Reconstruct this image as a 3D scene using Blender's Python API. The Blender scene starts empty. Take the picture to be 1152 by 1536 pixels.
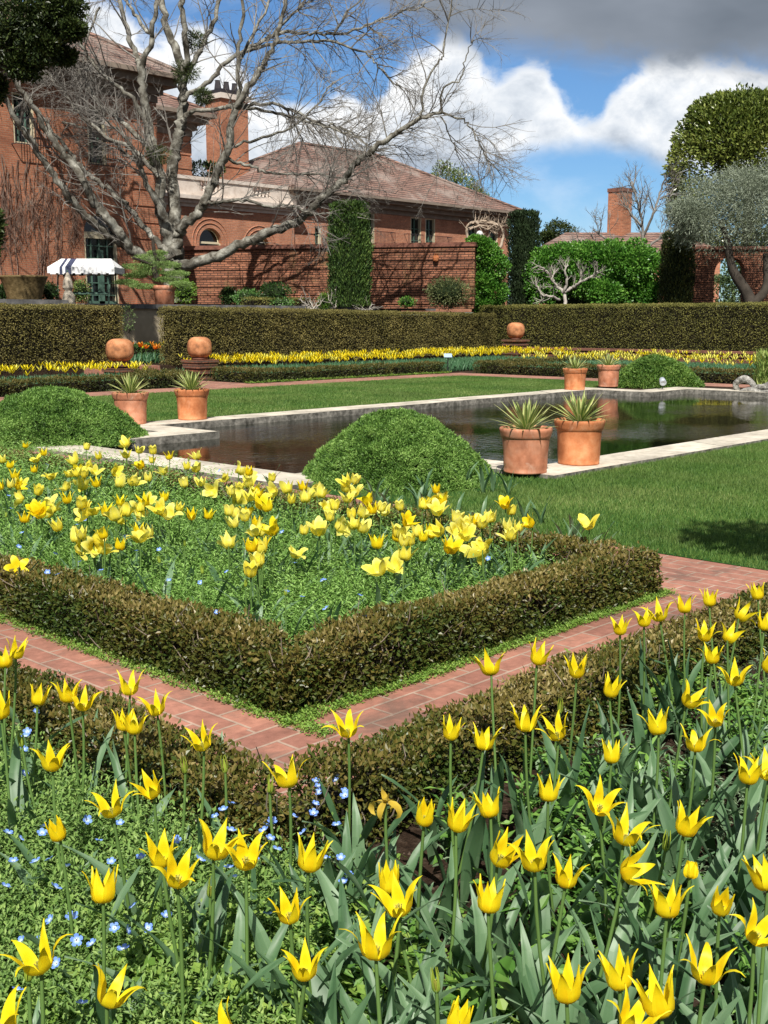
import bpy, math, random
import numpy as np
from mathutils import Vector
rng = np.random.default_rng(7); random.seed(7)
SC = bpy.context.scene; COL = SC.collection
# ---------------------------------------------------------------- camera, sky, sun, exposure
FP, HZ, H = 1700.0, 478.0, 1.6
TH = math.atan((768-HZ)/FP); TS, TC = math.sin(TH), math.cos(TH)
YAW = math.radians(43.2); AX, AY = math.sin(YAW), math.cos(YAW)   # garden axis x in heading frame
cam = bpy.data.objects.new('camera', bpy.data.cameras.new('camera')); COL.objects.link(cam)
cam.location = (0, 0, H)
cam.rotation_euler = (math.pi/2-TH, 0, -(math.pi/2-math.atan2(AX, AY)))
cam.data.sensor_fit = 'VERTICAL'; cam.data.sensor_height = 24.0
cam.data.lens = 24.0*FP/1536; cam.data.clip_end = 3000; cam.data.clip_start = 0.05
SC.camera = cam
def W(X, Y, Z=0.0): return (X*AX+Y*AY, -X*AY+Y*AX, Z)        # heading frame -> garden axes
def G(px, py, z=0.0):                                        # where a sight line meets height z
    x, y = px-576, py-768; t = (H-z)/(y*TC+FP*TS)
    return W(x*t, (FP*TC-y*TS)*t, z)
def P(px, py, Y):                                            # a point at a given distance ahead
    x, y = px-576, py-768; t = Y/(FP*TC-y*TS)
    return W(x*t, Y, H-(y*TC+FP*TS)*t)
SUN_EL, SUN_A = math.radians(50), math.radians(2)
tr = W(math.sin(SUN_A)*math.cos(SUN_EL), math.cos(SUN_A)*math.cos(SUN_EL), -math.sin(SUN_EL))
sl = bpy.data.lights.new('sun', 'SUN'); sl.energy = 4.6; sl.angle = math.radians(0.5); sl.color = (1, 0.95, 0.87)
so = bpy.data.objects.new('sun', sl); COL.objects.link(so)
so.rotation_euler = Vector(tr).to_track_quat('-Z', 'Y').to_euler()
vs = SC.view_settings; vs.view_transform = 'Standard'; vs.look = 'None'; vs.gamma = 1; vs.exposure = 0.42
world = bpy.data.worlds.new('World'); SC.world = world; world.use_nodes = True
def sky():
    nt = world.node_tree; n = nt.nodes; L = nt.links; n.clear()
    def N(t, **k):
        o = n.new(t)
        for a, b in k.items(): setattr(o, a, b)
        return o
    def math_(op, a, b=None, clamp=False):
        o = N('ShaderNodeMath', operation=op, use_clamp=clamp)
        for i, v in enumerate((a, b)):
            if v is None: continue
            if isinstance(v, (int, float)): o.inputs[i].default_value = v
            else: L.new(v, o.inputs[i])
        return o.outputs[0]
    out = N('ShaderNodeOutputWorld'); bg = N('ShaderNodeBackground')
    st = N('ShaderNodeTexSky', sky_type='NISHITA', sun_disc=False)
    st.sun_elevation = SUN_EL; st.sun_rotation = math.atan2(-tr[0], -tr[1]); st.ozone_density = 2.2; st.dust_density = 0.3; st.air_density = 1.0
    tc = N('ShaderNodeTexCoord'); rot = N('ShaderNodeVectorRotate', rotation_type='Z_AXIS')
    L.new(tc.outputs['Generated'], rot.inputs['Vector']); rot.inputs['Angle'].default_value = math.pi/2-math.atan2(AX, AY)
    sp = N('ShaderNodeSeparateXYZ'); L.new(rot.outputs[0], sp.inputs[0])
    yy = math_('MAXIMUM', sp.outputs[1], 0.25)
    az = math_('DIVIDE', sp.outputs[0], yy); el = math_('DIVIDE', sp.outputs[2], yy)
    def noise(scale, detail, rough, sx=1, sy=1, off=0, dist=0):
        c = N('ShaderNodeCombineXYZ'); L.new(math_('MULTIPLY', az, sx), c.inputs[0]); L.new(math_('MULTIPLY', el, sy), c.inputs[1]); c.inputs[2].default_value = off
        t = N('ShaderNodeTexNoise'); L.new(c.outputs[0], t.inputs['Vector'])
        t.inputs['Scale'].default_value = scale; t.inputs['Detail'].default_value = detail; t.inputs['Roughness'].default_value = rough; t.inputs['Distortion'].default_value = dist
        return t.outputs[0]
    def curve(pts):                                          # pts in photo-like (x, y): azimuth -> elevation line
        t = math_('MULTIPLY_ADD', az, 1.25); t.node.inputs[2].default_value = 0.5
        c = N('ShaderNodeFloatCurve'); L.new(t, c.inputs['Value']); m = c.mapping.curves[0]
        pp = [(0.5+1.25*(x-576)/1724, 1.5*(478-y)/1724) for x, y in pts]
        while len(m.points) < len(pp): m.points.new(0.5, 0.5)
        for q, (a, b) in zip(m.points, pp): q.location = (a, b)
        c.mapping.update(); return math_('DIVIDE', c.outputs[0], 1.5)
    def smooth(v, a, b):
        m = N('ShaderNodeMapRange', interpolation_type='SMOOTHSTEP'); L.new(v, m.inputs[0])
        m.inputs[1].default_value = a; m.inputs[2].default_value = b; return m.outputs[0]
    big = noise(9, 8, 0.55, 1, 1.3, 3.1, 0.2); fine = noise(26, 8, 0.6, 1, 1.2, 8.4, 0.3); soft = noise(5, 4, 0.5, 1, 2.2, 1.7)
    nb = math_('SUBTRACT', big, 0.5); nf = math_('SUBTRACT', fine, 0.5)
    wob = math_('ADD', math_('MULTIPLY', nb, 0.045), math_('MULTIPLY', nf, 0.05))
    # white heap clouds: below their top line, above their base line
    top = curve([(0, 40), (190, 30), (230, 60), (330, 60), (400, 150), (470, 165), (520, 140), (560, 150), (600, 95), (690, 75), (740, 130), (790, 108), (850, 170), (880, 190), (910, 150), (960, 102), (1060, 100), (1152, 122)])
    base = curve([(0, 330), (300, 300), (560, 275), (720, 262), (800, 245), (900, 235), (1000, 262), (1152, 320)])
    a1 = smooth(math_('SUBTRACT', math_('ADD', top, wob), el), -0.003, 0.016)
    a2 = smooth(math_('ADD', math_('SUBTRACT', el, base), math_('MULTIPLY', nb, 0.05)), -0.006, 0.016)
    heap = math_('MULTIPLY', a1, a2)
    ramp = N('ShaderNodeValToRGB'); e = ramp.color_ramp.elements
    hh = math_('ADD', math_('MULTIPLY', math_('SUBTRACT', top, el), 6.0), math_('MULTIPLY', math_('ADD', nf, nb), 1.7))
    L.new(math_('ADD', hh, 0.0), ramp.inputs[0])
    e[0].position = 0.02; e[0].color = (0.78, 0.79, 0.80, 1); e[1].position = 0.75; e[1].color = (0.36, 0.41, 0.48, 1)
    q = e.new(0.35); q.color = (0.58, 0.62, 0.67, 1)
    # dark rain-cloud deck above
    dk = curve([(0, -120), (330, -60), (430, -10), (520, 20), (620, 72), (700, 96), (770, 106), (830, 112), (900, 126), (1000, 128), (1080, 134), (1152, 144)])
    d1 = smooth(math_('SUBTRACT', math_('ADD', el, math_('MULTIPLY', wob, 0.6)), dk), -0.012, 0.028)
    dramp = N('ShaderNodeValToRGB'); e = dramp.color_ramp.elements; L.new(soft, dramp.inputs[0])
    e[0].position = 0.3; e[0].color = (0.135, 0.16, 0.195, 1); e[1].position = 0.72; e[1].color = (0.25, 0.28, 0.33, 1)
    # thin wisps in the blue
    wisp = math_('MULTIPLY', smooth(noise(7, 6, 0.6, 1, 2.0, 5.5, 0.5), 0.52, 0.8), 0.32)
    def mix(f, a, b):
        m = N('ShaderNodeMix', data_type='RGBA'); L.new(f, m.inputs[0])
        for i, v in ((6, a), (7, b)):
            if isinstance(v, tuple): m.inputs[i].default_value = v
            else: L.new(v, m.inputs[i])
        return m.outputs[2]
    sc_ = N('ShaderNodeVectorMath', operation='SCALE'); L.new(st.outputs[0], sc_.inputs[0]); sc_.inputs['Scale'].default_value = 0.075
    tint = N('ShaderNodeVectorMath', operation='MULTIPLY'); L.new(sc_.outputs[0], tint.inputs[0]); tint.inputs[1].default_value = (0.62, 0.88, 1.15)
    c = mix(wisp, tint.outputs[0], (0.62, 0.70, 0.80, 1))
    c = mix(heap, c, ramp.outputs[0]); c = mix(d1, c, dramp.outputs[0])
    L.new(c, bg.inputs[0]); bg.inputs[1].default_value = 1.0; L.new(bg.outputs[0], out.inputs[0])
sky()
# ---------------------------------------------------------------- materials
MATS = {}; LEAFK = 1.2
def nodes(name):
    m = bpy.data.materials.new(name); m.use_nodes = True; nt = m.node_tree; b = nt.nodes['Principled BSDF']; return m, nt, b
def C4(c): return (c[0], c[1], c[2], 1)
def ramp_node(nt, cols):
    r = nt.nodes.new('ShaderNodeValToRGB'); e = r.color_ramp.elements; n = len(cols)
    e[0].position = 0; e[0].color = C4(cols[0]); e[1].position = 1; e[1].color = C4(cols[-1])
    for i in range(1, n-1): q = e.new(i/(n-1)); q.color = C4(cols[i])
    return r
def noise_node(nt, scale, detail=5, rough=0.6, coord='Object', vec=None, dist=0):
    t = nt.nodes.new('ShaderNodeTexNoise'); t.inputs['Scale'].default_value = scale; t.inputs['Detail'].default_value = detail; t.inputs['Roughness'].default_value = rough
    t.inputs['Distortion'].default_value = dist
    if vec is None:
        c = nt.nodes.new('ShaderNodeTexCoord'); vec = c.outputs[coord]
    nt.links.new(vec, t.inputs['Vector']); return t
def mixc(nt, fac, a, b, mode='MIX'):
    m = nt.nodes.new('ShaderNodeMix'); m.data_type = 'RGBA'; m.blend_type = mode
    for i, v in ((0, fac), (6, a), (7, b)):
        if isinstance(v, (int, float)): m.inputs[i].default_value = v
        elif isinstance(v, tuple): m.inputs[i].default_value = C4(v)
        else: nt.links.new(v, m.inputs[i])
    return m.outputs[2]
def bump(nt, b, h, strength=0.4, dist=0.02):
    k = nt.nodes.new('ShaderNodeBump'); k.inputs['Strength'].default_value = strength; k.inputs['Distance'].default_value = dist
    nt.links.new(h, k.inputs['Height']); nt.links.new(k.outputs[0], b.inputs['Normal']); return k
def mat(name, cols, scale=6, rough=0.75, bmp=0.3, bd=0.01, spec=0.3, metal=0, detail=6, scale2=None, dist=0):
    """noise-driven surface: cols ramped by noise, optional larger blotches"""
    if name in MATS: return MATS[name]
    m, nt, b = nodes(name); t = noise_node(nt, scale, detail, 0.65, dist=dist); r = ramp_node(nt, cols)
    mr = nt.nodes.new('ShaderNodeMapRange'); mr.inputs[1].default_value = 0.28; mr.inputs[2].default_value = 0.72
    nt.links.new(t.outputs[0], mr.inputs[0]); nt.links.new(mr.outputs[0], r.inputs[0]); c = r.outputs[0]
    if scale2:
        t2 = noise_node(nt, scale2, 3, 0.5); mr2 = nt.nodes.new('ShaderNodeMapRange'); mr2.inputs[1].default_value = 0.35; mr2.inputs[2].default_value = 0.65; mr2.inputs[3].default_value = 0.72; mr2.inputs[4].default_value = 1.15
        nt.links.new(t2.outputs[0], mr2.inputs[0]); vm = nt.nodes.new('ShaderNodeVectorMath'); vm.operation = 'SCALE'
        nt.links.new(c, vm.inputs[0]); nt.links.new(mr2.outputs[0], vm.inputs['Scale']); c = vm.outputs[0]
    nt.links.new(c, b.inputs['Base Color']); b.inputs['Roughness'].default_value = rough; b.inputs['Specular IOR Level'].default_value = spec; b.inputs['Metallic'].default_value = metal
    if bmp: bump(nt, b, t.outputs[0], bmp, bd)
    MATS[name] = m; return m
def leafmat(name, cols, rough=0.5, trans=0.25, spec=0.35, blotch=0.0, bscale=1.5, bcol=(0, 0, 0)):
    """foliage: colour picked per leaf from the 'tint' attribute"""
    if name in MATS: return MATS[name]
    m, nt, b = nodes(name); a = nt.nodes.new('ShaderNodeAttribute'); a.attribute_name = 'tint'
    r = ramp_node(nt, [tuple(min(.9, v*LEAFK) for v in c_) for c_ in cols]); nt.links.new(a.outputs['Fac'], r.inputs[0]); c = r.outputs[0]
    if blotch:
        t = noise_node(nt, bscale, 4, 0.6); mr = nt.nodes.new('ShaderNodeMapRange'); mr.inputs[1].default_value = 0.42; mr.inputs[2].default_value = 0.62; mr.inputs[4].default_value = blotch
        nt.links.new(t.outputs[0], mr.inputs[0]); c = mixc(nt, mr.outputs[0], c, bcol)
    nt.links.new(c, b.inputs['Base Color']); b.inputs['Roughness'].default_value = rough; b.inputs['Specular IOR Level'].default_value = spec
    if trans:
        tl = nt.nodes.new('ShaderNodeBsdfTranslucent'); nt.links.new(c, tl.inputs[0]); mx = nt.nodes.new('ShaderNodeMixShader'); mx.inputs[0].default_value = trans
        nt.links.new(b.outputs[0], mx.inputs[1]); nt.links.new(tl.outputs[0], mx.inputs[2]); nt.links.new(mx.outputs[0], nt.nodes['Material Output'].inputs[0])
    MATS[name] = m; return m
def brickmat(name, c1, c2, mortar, bw, bh, ms=0.01, horizontal=False, rot=False, stain=None, rough=0.85, off=0.5, bstr=0.5, zst=None):
    if name in MATS: return MATS[name]
    m, nt, b = nodes(name); L = nt.links; tc = nt.nodes.new('ShaderNodeTexCoord'); sp = nt.nodes.new('ShaderNodeSeparateXYZ'); L.new(tc.outputs['Object'], sp.inputs[0])
    cb = nt.nodes.new('ShaderNodeCombineXYZ')
    if horizontal:
        L.new(sp.outputs[1 if rot else 0], cb.inputs[0]); L.new(sp.outputs[0 if rot else 1], cb.inputs[1])
    else:
        ad = nt.nodes.new('ShaderNodeMath'); L.new(sp.outputs[0], ad.inputs[0]); L.new(sp.outputs[1], ad.inputs[1]); L.new(ad.outputs[0], cb.inputs[0]); L.new(sp.outputs[2], cb.inputs[1])
    nz = noise_node(nt, 9, 3, 0.5); ds = nt.nodes.new('ShaderNodeVectorMath'); ds.operation = 'MULTIPLY_ADD'
    L.new(nz.outputs['Color'], ds.inputs[0]); ds.inputs[1].default_value = (ms*0.8,)*3; L.new(cb.outputs[0], ds.inputs[2])
    t = nt.nodes.new('ShaderNodeTexBrick'); t.offset = off; L.new(ds.outputs[0], t.inputs['Vector'])
    t.inputs['Scale'].default_value = 1; t.inputs['Brick Width'].default_value = bw; t.inputs['Row Height'].default_value = bh; t.inputs['Mortar Size'].default_value = ms; t.inputs['Mortar Smooth'].default_value = 0.3
    t.inputs['Color1'].default_value = C4(c1); t.inputs['Color2'].default_value = C4(c2); t.inputs['Mortar'].default_value = C4(mortar); t.inputs['Bias'].default_value = 0
    n2 = noise_node(nt, 14, 6, 0.7); n3 = noise_node(nt, 0.9, 5, 0.6)
    r1 = nt.nodes.new('ShaderNodeMapRange'); r1.inputs[1].default_value = 0.3; r1.inputs[2].default_value = 0.7; r1.inputs[3].default_value = 0.7; r1.inputs[4].default_value = 1.2; L.new(n2.outputs[0], r1.inputs[0])
    r2 = nt.nodes.new('ShaderNodeMapRange'); r2.inputs[1].default_value = 0.35; r2.inputs[2].default_value = 0.7; r2.inputs[3].default_value = 1.12; r2.inputs[4].default_value = 0.72; L.new(n3.outputs[0], r2.inputs[0])
    k = nt.nodes.new('ShaderNodeMath'); k.operation = 'MULTIPLY'; L.new(r1.outputs[0], k.inputs[0]); L.new(r2.outputs[0], k.inputs[1])
    vm = nt.nodes.new('ShaderNodeVectorMath'); vm.operation = 'SCALE'; L.new(t.outputs['Color'], vm.inputs[0]); L.new(k.outputs[0], vm.inputs['Scale']); c = vm.outputs[0]
    if stain:
        n4 = noise_node(nt, stain[1], 6, 0.7, dist=0.6); r4 = nt.nodes.new('ShaderNodeMapRange'); r4.inputs[1].default_value = stain[2]; r4.inputs[2].default_value = stain[2]+0.14; r4.inputs[4].default_value = stain[3]
        L.new(n4.outputs[0], r4.inputs[0]); c = mixc(nt, r4.outputs[0], c, stain[0])
    L.new(c, b.inputs['Base Color']); b.inputs['Roughness'].default_value = rough; b.inputs['Specular IOR Level'].default_value = 0.25
    inv = nt.nodes.new('ShaderNodeMath'); inv.operation = 'MULTIPLY_ADD'; L.new(t.outputs['Fac'], inv.inputs[0]); inv.inputs[1].default_value = -1; L.new(n2.outputs[0], inv.inputs[2]); bump(nt, b, inv.outputs[0], bstr, 0.008)
    MATS[name] = m; return m
def plain(name, col, rough=0.5, metal=0, spec=0.5):
    if name in MATS: return MATS[name]
    m, nt, b = nodes(name); t = noise_node(nt, 12, 4, 0.6)
    c = mixc(nt, t.outputs[0], tuple(v*0.86 for v in col), tuple(min(1, v*1.12) for v in col)); nt.links.new(c, b.inputs['Base Color'])
    b.inputs['Roughness'].default_value = rough; b.inputs['Metallic'].default_value = metal; b.inputs['Specular IOR Level'].default_value = spec
    MATS[name] = m; return m
# ---------------------------------------------------------------- mesh collector and object helpers
class MB:
    def __init__(s): s.v = []; s.f = []; s.n = 0; s.any = False
    def add(s, verts, faces, mi=0, tint=0.5):
        """verts (N,3); faces (M,k) int array; tint scalar or (M,)"""
        verts = np.asarray(verts, dtype=np.float64).reshape(-1, 3); faces = np.asarray(faces, dtype=np.int64)
        if faces.ndim == 1: faces = faces.reshape(1, -1)
        t = np.full(len(faces), tint, dtype=np.float32) if np.isscalar(tint) else np.asarray(tint, dtype=np.float32)
        s.v.append(verts); s.f.append((faces+s.n, mi, t)); s.n += len(verts); s.any = True
    def box(s, x0, x1, y0, y1, z0, z1, mi=0, tint=0.5, skip=''):
        v = [(x, y, z) for x in (x0, x1) for y in (y0, y1) for z in (z0, z1)]
        F = {'l': (0, 1, 3, 2), 'r': (4, 6, 7, 5), 'f': (0, 4, 5, 1), 'k': (2, 3, 7, 6), 'b': (0, 2, 6, 4), 't': (1, 5, 7, 3)}
        s.add(v, [F[k] for k in F if k not in skip], mi, tint)
    def lathe(s, prof, c=(0, 0, 0), seg=24, mi=0, wob=0.0, cap=False):
        c = np.array(c); a = np.arange(seg)*2*math.pi/seg; V = []
        for r, z in prof:
            rr = r*(1+wob*np.sin(a*3+z*9)); V.append(np.stack([rr*np.cos(a), rr*np.sin(a), np.full(seg, z)], 1)+c)
        F = []
        for i in range(len(prof)-1):
            for j in range(seg): k = (j+1) % seg; F.append((i*seg+j, i*seg+k, (i+1)*seg+k, (i+1)*seg+j))
        s.add(np.concatenate(V), F, mi)
        if cap: s.add(V[-1], [list(range(seg))], mi)
    def tube(s, pts, rad, sides=6, mi=0, tint=0.5, cap=True):
        p = np.asarray(pts, float); n = len(p); rad = np.full(n, rad) if np.isscalar(rad) else np.asarray(rad, float)
        d = np.gradient(p, axis=0); d /= np.linalg.norm(d, axis=1)[:, None]+1e-9
        up = np.array([0, 0, 1.0]) if abs(d[0][2]) < 0.9 else np.array([1.0, 0, 0])
        u = np.cross(d[0], up); u /= np.linalg.norm(u); a = np.arange(sides)*2*math.pi/sides; ca, sa = np.cos(a)[:, None], np.sin(a)[:, None]; V = []
        for i in range(n):
            u = u-d[i]*np.dot(u, d[i]); u /= np.linalg.norm(u)+1e-9; w = np.cross(d[i], u)
            V.append(p[i]+rad[i]*(ca*u+sa*w))
        j = np.arange(sides); k = (j+1) % sides; F = np.concatenate([np.stack([i*sides+j, i*sides+k, (i+1)*sides+k, (i+1)*sides+j], 1) for i in range(n-1)])
        s.add(np.concatenate(V), F, mi, tint)
        if cap and sides > 3: s.add(V[-1], [list(range(sides))], mi, tint); s.add(V[0], [list(range(sides))[::-1]], mi, tint)
    def leaves(s, p, d, nrm, ln, wd, tint=None, mi=0, bend=0.15):
        """rhombic folded leaf quads: base p, direction d, normal nrm, length ln, width wd"""
        N = len(p); d = d/(np.linalg.norm(d, axis=1)[:, None]+1e-9); sd = np.cross(d, nrm); sd /= np.linalg.norm(sd, axis=1)[:, None]+1e-9
        nn = np.cross(sd, d); ln = np.broadcast_to(ln, (N,))[:, None]; wd = np.broadcast_to(wd, (N,))[:, None]
        mid = p+d*ln*0.5+nn*ln*bend
        V = np.stack([p, mid-sd*wd*0.5, p+d*ln, mid+sd*wd*0.5], 1).reshape(-1, 3)
        F = np.arange(N*4).reshape(-1, 4); s.add(V, F, mi, rng.random(N) if tint is None else tint)
    def build(s, name, mats, parent=None, smooth=False, loc=None, auto=None):
        if not isinstance(mats, (list, tuple)): mats = [mats]
        me = bpy.data.meshes.new(name); V = np.concatenate(s.v)
        if loc is not None and parent is None: V = V-np.array(loc)
        me.vertices.add(len(V)); me.vertices.foreach_set('co', V.astype(np.float32).ravel())
        loops = np.concatenate([f.ravel() for f, _, _ in s.f]); tot = np.concatenate([np.full(len(f), f.shape[1]) for f, _, _ in s.f])
        me.loops.add(len(loops)); me.loops.foreach_set('vertex_index', loops.astype(np.int32))
        me.polygons.add(len(tot)); st = np.concatenate([[0], np.cumsum(tot)[:-1]]); me.polygons.foreach_set('loop_start', st.astype(np.int32)); me.polygons.foreach_set('loop_total', tot.astype(np.int32))
        me.polygons.foreach_set('material_index', np.concatenate([np.full(len(f), m) for f, m, _ in s.f]).astype(np.int32))
        at = me.attributes.new('tint', 'FLOAT', 'FACE'); at.data.foreach_set('value', np.concatenate([t for _, _, t in s.f]))
        for m in mats: me.materials.append(m)
        me.update(calc_edges=True)
        me.polygons.foreach_set('use_smooth', np.full(len(tot), bool(smooth)))
        o = bpy.data.objects.new(name, me); COL.objects.link(o)
        if loc is not None and parent is None: o.location = loc
        if parent: o.parent = parent
        return o
def tag(o, label=None, cat=None, group=None, kind=None):
    if label: o['label'] = label
    if cat: o['category'] = cat
    if group: o['group'] = group
    if kind: o['kind'] = kind
    return o
def empty(name, loc, label, cat, group=None, rz=0):
    o = bpy.data.objects.new(name, None); COL.objects.link(o); o.location = loc; o.rotation_euler = (0, 0, rz); o.empty_display_size = 0.1
    return tag(o, label, cat, group)
def copy_tree(o, parent=None):
    c = o.copy(); COL.objects.link(c)
    if parent: c.parent = parent
    for ch in o.children: copy_tree(ch, c)
    return c
def unit(n):
    v = rng.normal(size=(n, 3)); return v/np.linalg.norm(v, axis=1)[:, None]
def lump(p, k=1.0, seed=0):
    x, y, z = p[:, 0]*k+seed, p[:, 1]*k+seed*1.7, p[:, 2]*k
    return (np.sin(x*1.9+np.sin(y*1.3)*1.2)+np.sin(y*2.3+np.sin(z*2.1+x)*1.1)+np.sin(z*2.7+np.sin(x*1.7)*1.3))/3
def spline(pts, n=6):
    p = np.asarray(pts, float); 
    if len(p) < 3: return p
    q = np.vstack([2*p[0]-p[1], p, 2*p[-1]-p[-2]]); out = []
    for i in range(1, len(q)-2):
        for t in np.linspace(0, 1, n, endpoint=False):
            a, b, c, d = q[i-1], q[i], q[i+1], q[i+2]; out.append(0.5*(2*b+(c-a)*t+(2*a-5*b+4*c-d)*t*t+(3*b-a-3*c+d)*t**3))
    out.append(p[-1]); return np.array(out)
# ================================================================ ground, paths, pool
M_soil = mat('soil', [(0.018, 0.011, 0.007), (0.045, 0.028, 0.018), (0.10, 0.07, 0.05)], 30, 0.95, 0.9, 0.03, 0.1, scale2=2)
M_grass_base = mat('turf', [(0.018, 0.055, 0.012), (0.03, 0.09, 0.018), (0.05, 0.13, 0.03)], 40, 0.9, 0.5, 0.02, 0.1, scale2=0.6)
PV = ((0.44, 0.205, 0.145), (0.33, 0.15, 0.11), (0.42, 0.30, 0.23))
M_path_x = brickmat('brick_paving', *PV, 0.26, 0.125, 0.008, True, False, ((0.13, 0.10, 0.08), 2.2, 0.52, 0.6), rough=0.8)
M_path_y = brickmat('brick_paving_across', *PV, 0.26, 0.125, 0.008, True, True, ((0.13, 0.10, 0.08), 2.2, 0.52, 0.6), rough=0.8)
def rect(mb, x0, x1, y0, y1, z, mi=0): mb.add([(x0, y0, z), (x1, y0, z), (x1, y1, z), (x0, y1, z)], [(0, 1, 2, 3)], mi)
PX0, PX1, PY0, PY1 = 7.7, 23.2, 7.05, 13.9; MX0, MX1 = 9.95, 21.6; EY0, EY1 = 8.47, 12.5
g = MB()
for r in [(-900, PX0, -900, 31), (PX1, 36, -900, 31), (PX0, PX1, -900, PY0), (PX0, PX1, PY1, 31), (PX0, MX0, PY0, EY0), (PX0, MX0, EY1, PY1), (MX1, PX1, PY0, EY0), (MX1, PX1, EY1, PY1)]: rect(g, *r, 0)
tag(g.build('ground', M_soil), kind='structure')
g = MB(); rect(g, -900, 36, 31.4, 1500, 2.0); rect(g, 36.4, 1500, -900, 1500, 1.75)
g.box(-60, 19.0, 26.5, 31, -0.1, 0.3); g.box(19.0, 36.0, 26.6, 31, -0.1, 0.3); g.box(34.2, 36.4, -20, 26.6, -0.1, 0.35)
g.add([(36.0, -900, 0), (36.0, 1500, 0), (36.4, 1500, 1.75), (36.4, -900, 1.75)], [(0, 3, 2, 1)])
tag(g.build('terrace', M_soil), kind='structure')
g = MB(); rect(g, 6.85, 9.3, -12, 6.45, 0.012); rect(g, 9.3, 25.2, -12, 6.45, 0.012); rect(g, 9.35, 25.2, 14.5, 20.45, 0.012); rect(g, 7.15, 9.36, 6.45, 7.88, 0.012); rect(g, 6.85, 9.35, 14.6, 20.45, 0.012)
tag(g.build('lawn', M_grass_base), kind='structure')
g = MB(); rect(g, 2.2, 5.85, 2.5, 3.3, 0.008); rect(g, 9.3, 25.2, 20.45, 21.65, 0.016); rect(g, -8, 9.3, 20.45, 21.65, 0.016)
rect(g, 16.9, 18.3, 21.65, 26.3, 0.014); g.box(16.6, 18.9, 26.3, 31, 0.02, 0.315)
g.build('brick_path', M_path_x).__setitem__('kind', 'structure')
g = MB(); rect(g, 2.2, 2.95, 3.3, 16, 0.008); rect(g, 5.85, 6.85, 2.6, 20.45, 0.009); rect(g, 6.85, 7.15, 6.5, 20.45, 0.009); rect(g, 25.2, 26.4, -6, 21.65, 0.009)
g.build('brick_path', M_path_y).__setitem__('kind', 'structure')
# pool basin, water
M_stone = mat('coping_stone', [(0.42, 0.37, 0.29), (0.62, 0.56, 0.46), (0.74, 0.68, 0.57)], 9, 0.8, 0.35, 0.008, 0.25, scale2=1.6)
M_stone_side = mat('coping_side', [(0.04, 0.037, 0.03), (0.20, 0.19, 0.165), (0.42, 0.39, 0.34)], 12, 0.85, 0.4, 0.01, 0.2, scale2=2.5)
M_basin = mat('pool_lining', [(0.02, 0.02, 0.014), (0.04, 0.04, 0.03)], 5, 0.9, 0)
m, nt, b = nodes('pond_water'); MATS['water'] = m
b.inputs['Base Color'].default_value = (0.006, 0.008, 0.004, 1); b.inputs['Roughness'].default_value = 0.0; b.inputs['IOR'].default_value = 1.33; b.inputs['Specular IOR Level'].default_value = 0.55
mp = nt.nodes.new('ShaderNodeMapping'); tcc = nt.nodes.new('ShaderNodeTexCoord'); nt.links.new(tcc.outputs['Object'], mp.inputs[0]); mp.inputs['Rotation'].default_value = (0, 0, math.radians(45)); mp.inputs['Scale'].default_value = (1.0, 1.9, 1)
t1 = noise_node(nt, 6.5, 4, 0.55, vec=mp.outputs[0], dist=0.4); t2 = noise_node(nt, 0.32, 2, 0.5)
mr = nt.nodes.new('ShaderNodeMapRange'); mr.inputs[1].default_value = 0.40; mr.inputs[2].default_value = 0.62; mr.inputs[3].default_value = 0.03; mr.inputs[4].default_value = 0.30; nt.links.new(t2.outputs[0], mr.inputs[0])
bk = bump(nt, b, t1.outputs[0], 0.2, 0.03); nt.links.new(mr.outputs[0], bk.inputs['Strength'])
g = MB(); rect(g, MX0, MX1, PY0, PY1, -0.055); rect(g, PX0, MX0, EY0, EY1, -0.055); rect(g, MX1, PX1, EY0, EY1, -0.055)
tag(g.build('water', m), kind='structure')
# coping: a closed ring of slabs, one thing; slab joints cut as gaps
ring = [(PX0, EY0), (MX0, EY0), (MX0, PY0), (MX1, PY0), (MX1, EY0), (PX1, EY0), (PX1, EY1), (MX1, EY1), (MX1, PY1), (MX0, PY1), (MX0, EY1), (PX0, EY1)]
n = len(ring); Wc = 0.58; outer = []
for i in range(n):
    a, b_, c = np.array(ring[i-1]), np.array(ring[i]), np.array(ring[(i+1) % n]); d1 = (b_-a)/np.linalg.norm(b_-a); d2 = (c-b_)/np.linalg.norm(c-b_)
    n1 = np.array([d1[1], -d1[0]]); n2 = np.array([d2[1], -d2[0]]); outer.append(b_+(n1+n2)*Wc)
cop = empty('pool_coping', (15.5, 10.5, 0), 'pale weathered stone coping around the long rectangular garden pool', 'stone coping'); cp = MB()
for i in range(n):
    A_, B_ = np.array(ring[i]), np.array(ring[(i+1) % n]); a, b_ = outer[i], outer[(i+1) % n]; L_ = np.linalg.norm(B_-A_); k = max(1, int(L_/1.5))
    for j in range(k):
        s0, s1 = j/k+(0.004/L_ if j else 0), (j+1)/k-(0.004/L_ if j < k-1 else 0)
        q = [A_+(B_-A_)*s0, A_+(B_-A_)*s1, a+(b_-a)*s1, a+(b_-a)*s0]; dz = rng.normal()*0.003
        V = [(x, y, z) for z in (-0.06, 0.05+dz) for x, y in q]
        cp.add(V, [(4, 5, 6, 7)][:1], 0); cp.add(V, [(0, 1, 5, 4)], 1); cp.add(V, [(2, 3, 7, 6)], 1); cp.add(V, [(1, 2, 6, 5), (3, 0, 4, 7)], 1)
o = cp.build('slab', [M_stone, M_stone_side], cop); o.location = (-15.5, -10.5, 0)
bs = MB()
for i in range(n):
    (x0, y0), (x1, y1) = ring[i], ring[(i+1) % n]; bs.add([(x0, y0, -0.9), (x1, y1, -0.9), (x1, y1, -0.062), (x0, y0, -0.062)], [(0, 1, 2, 3)])
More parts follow.
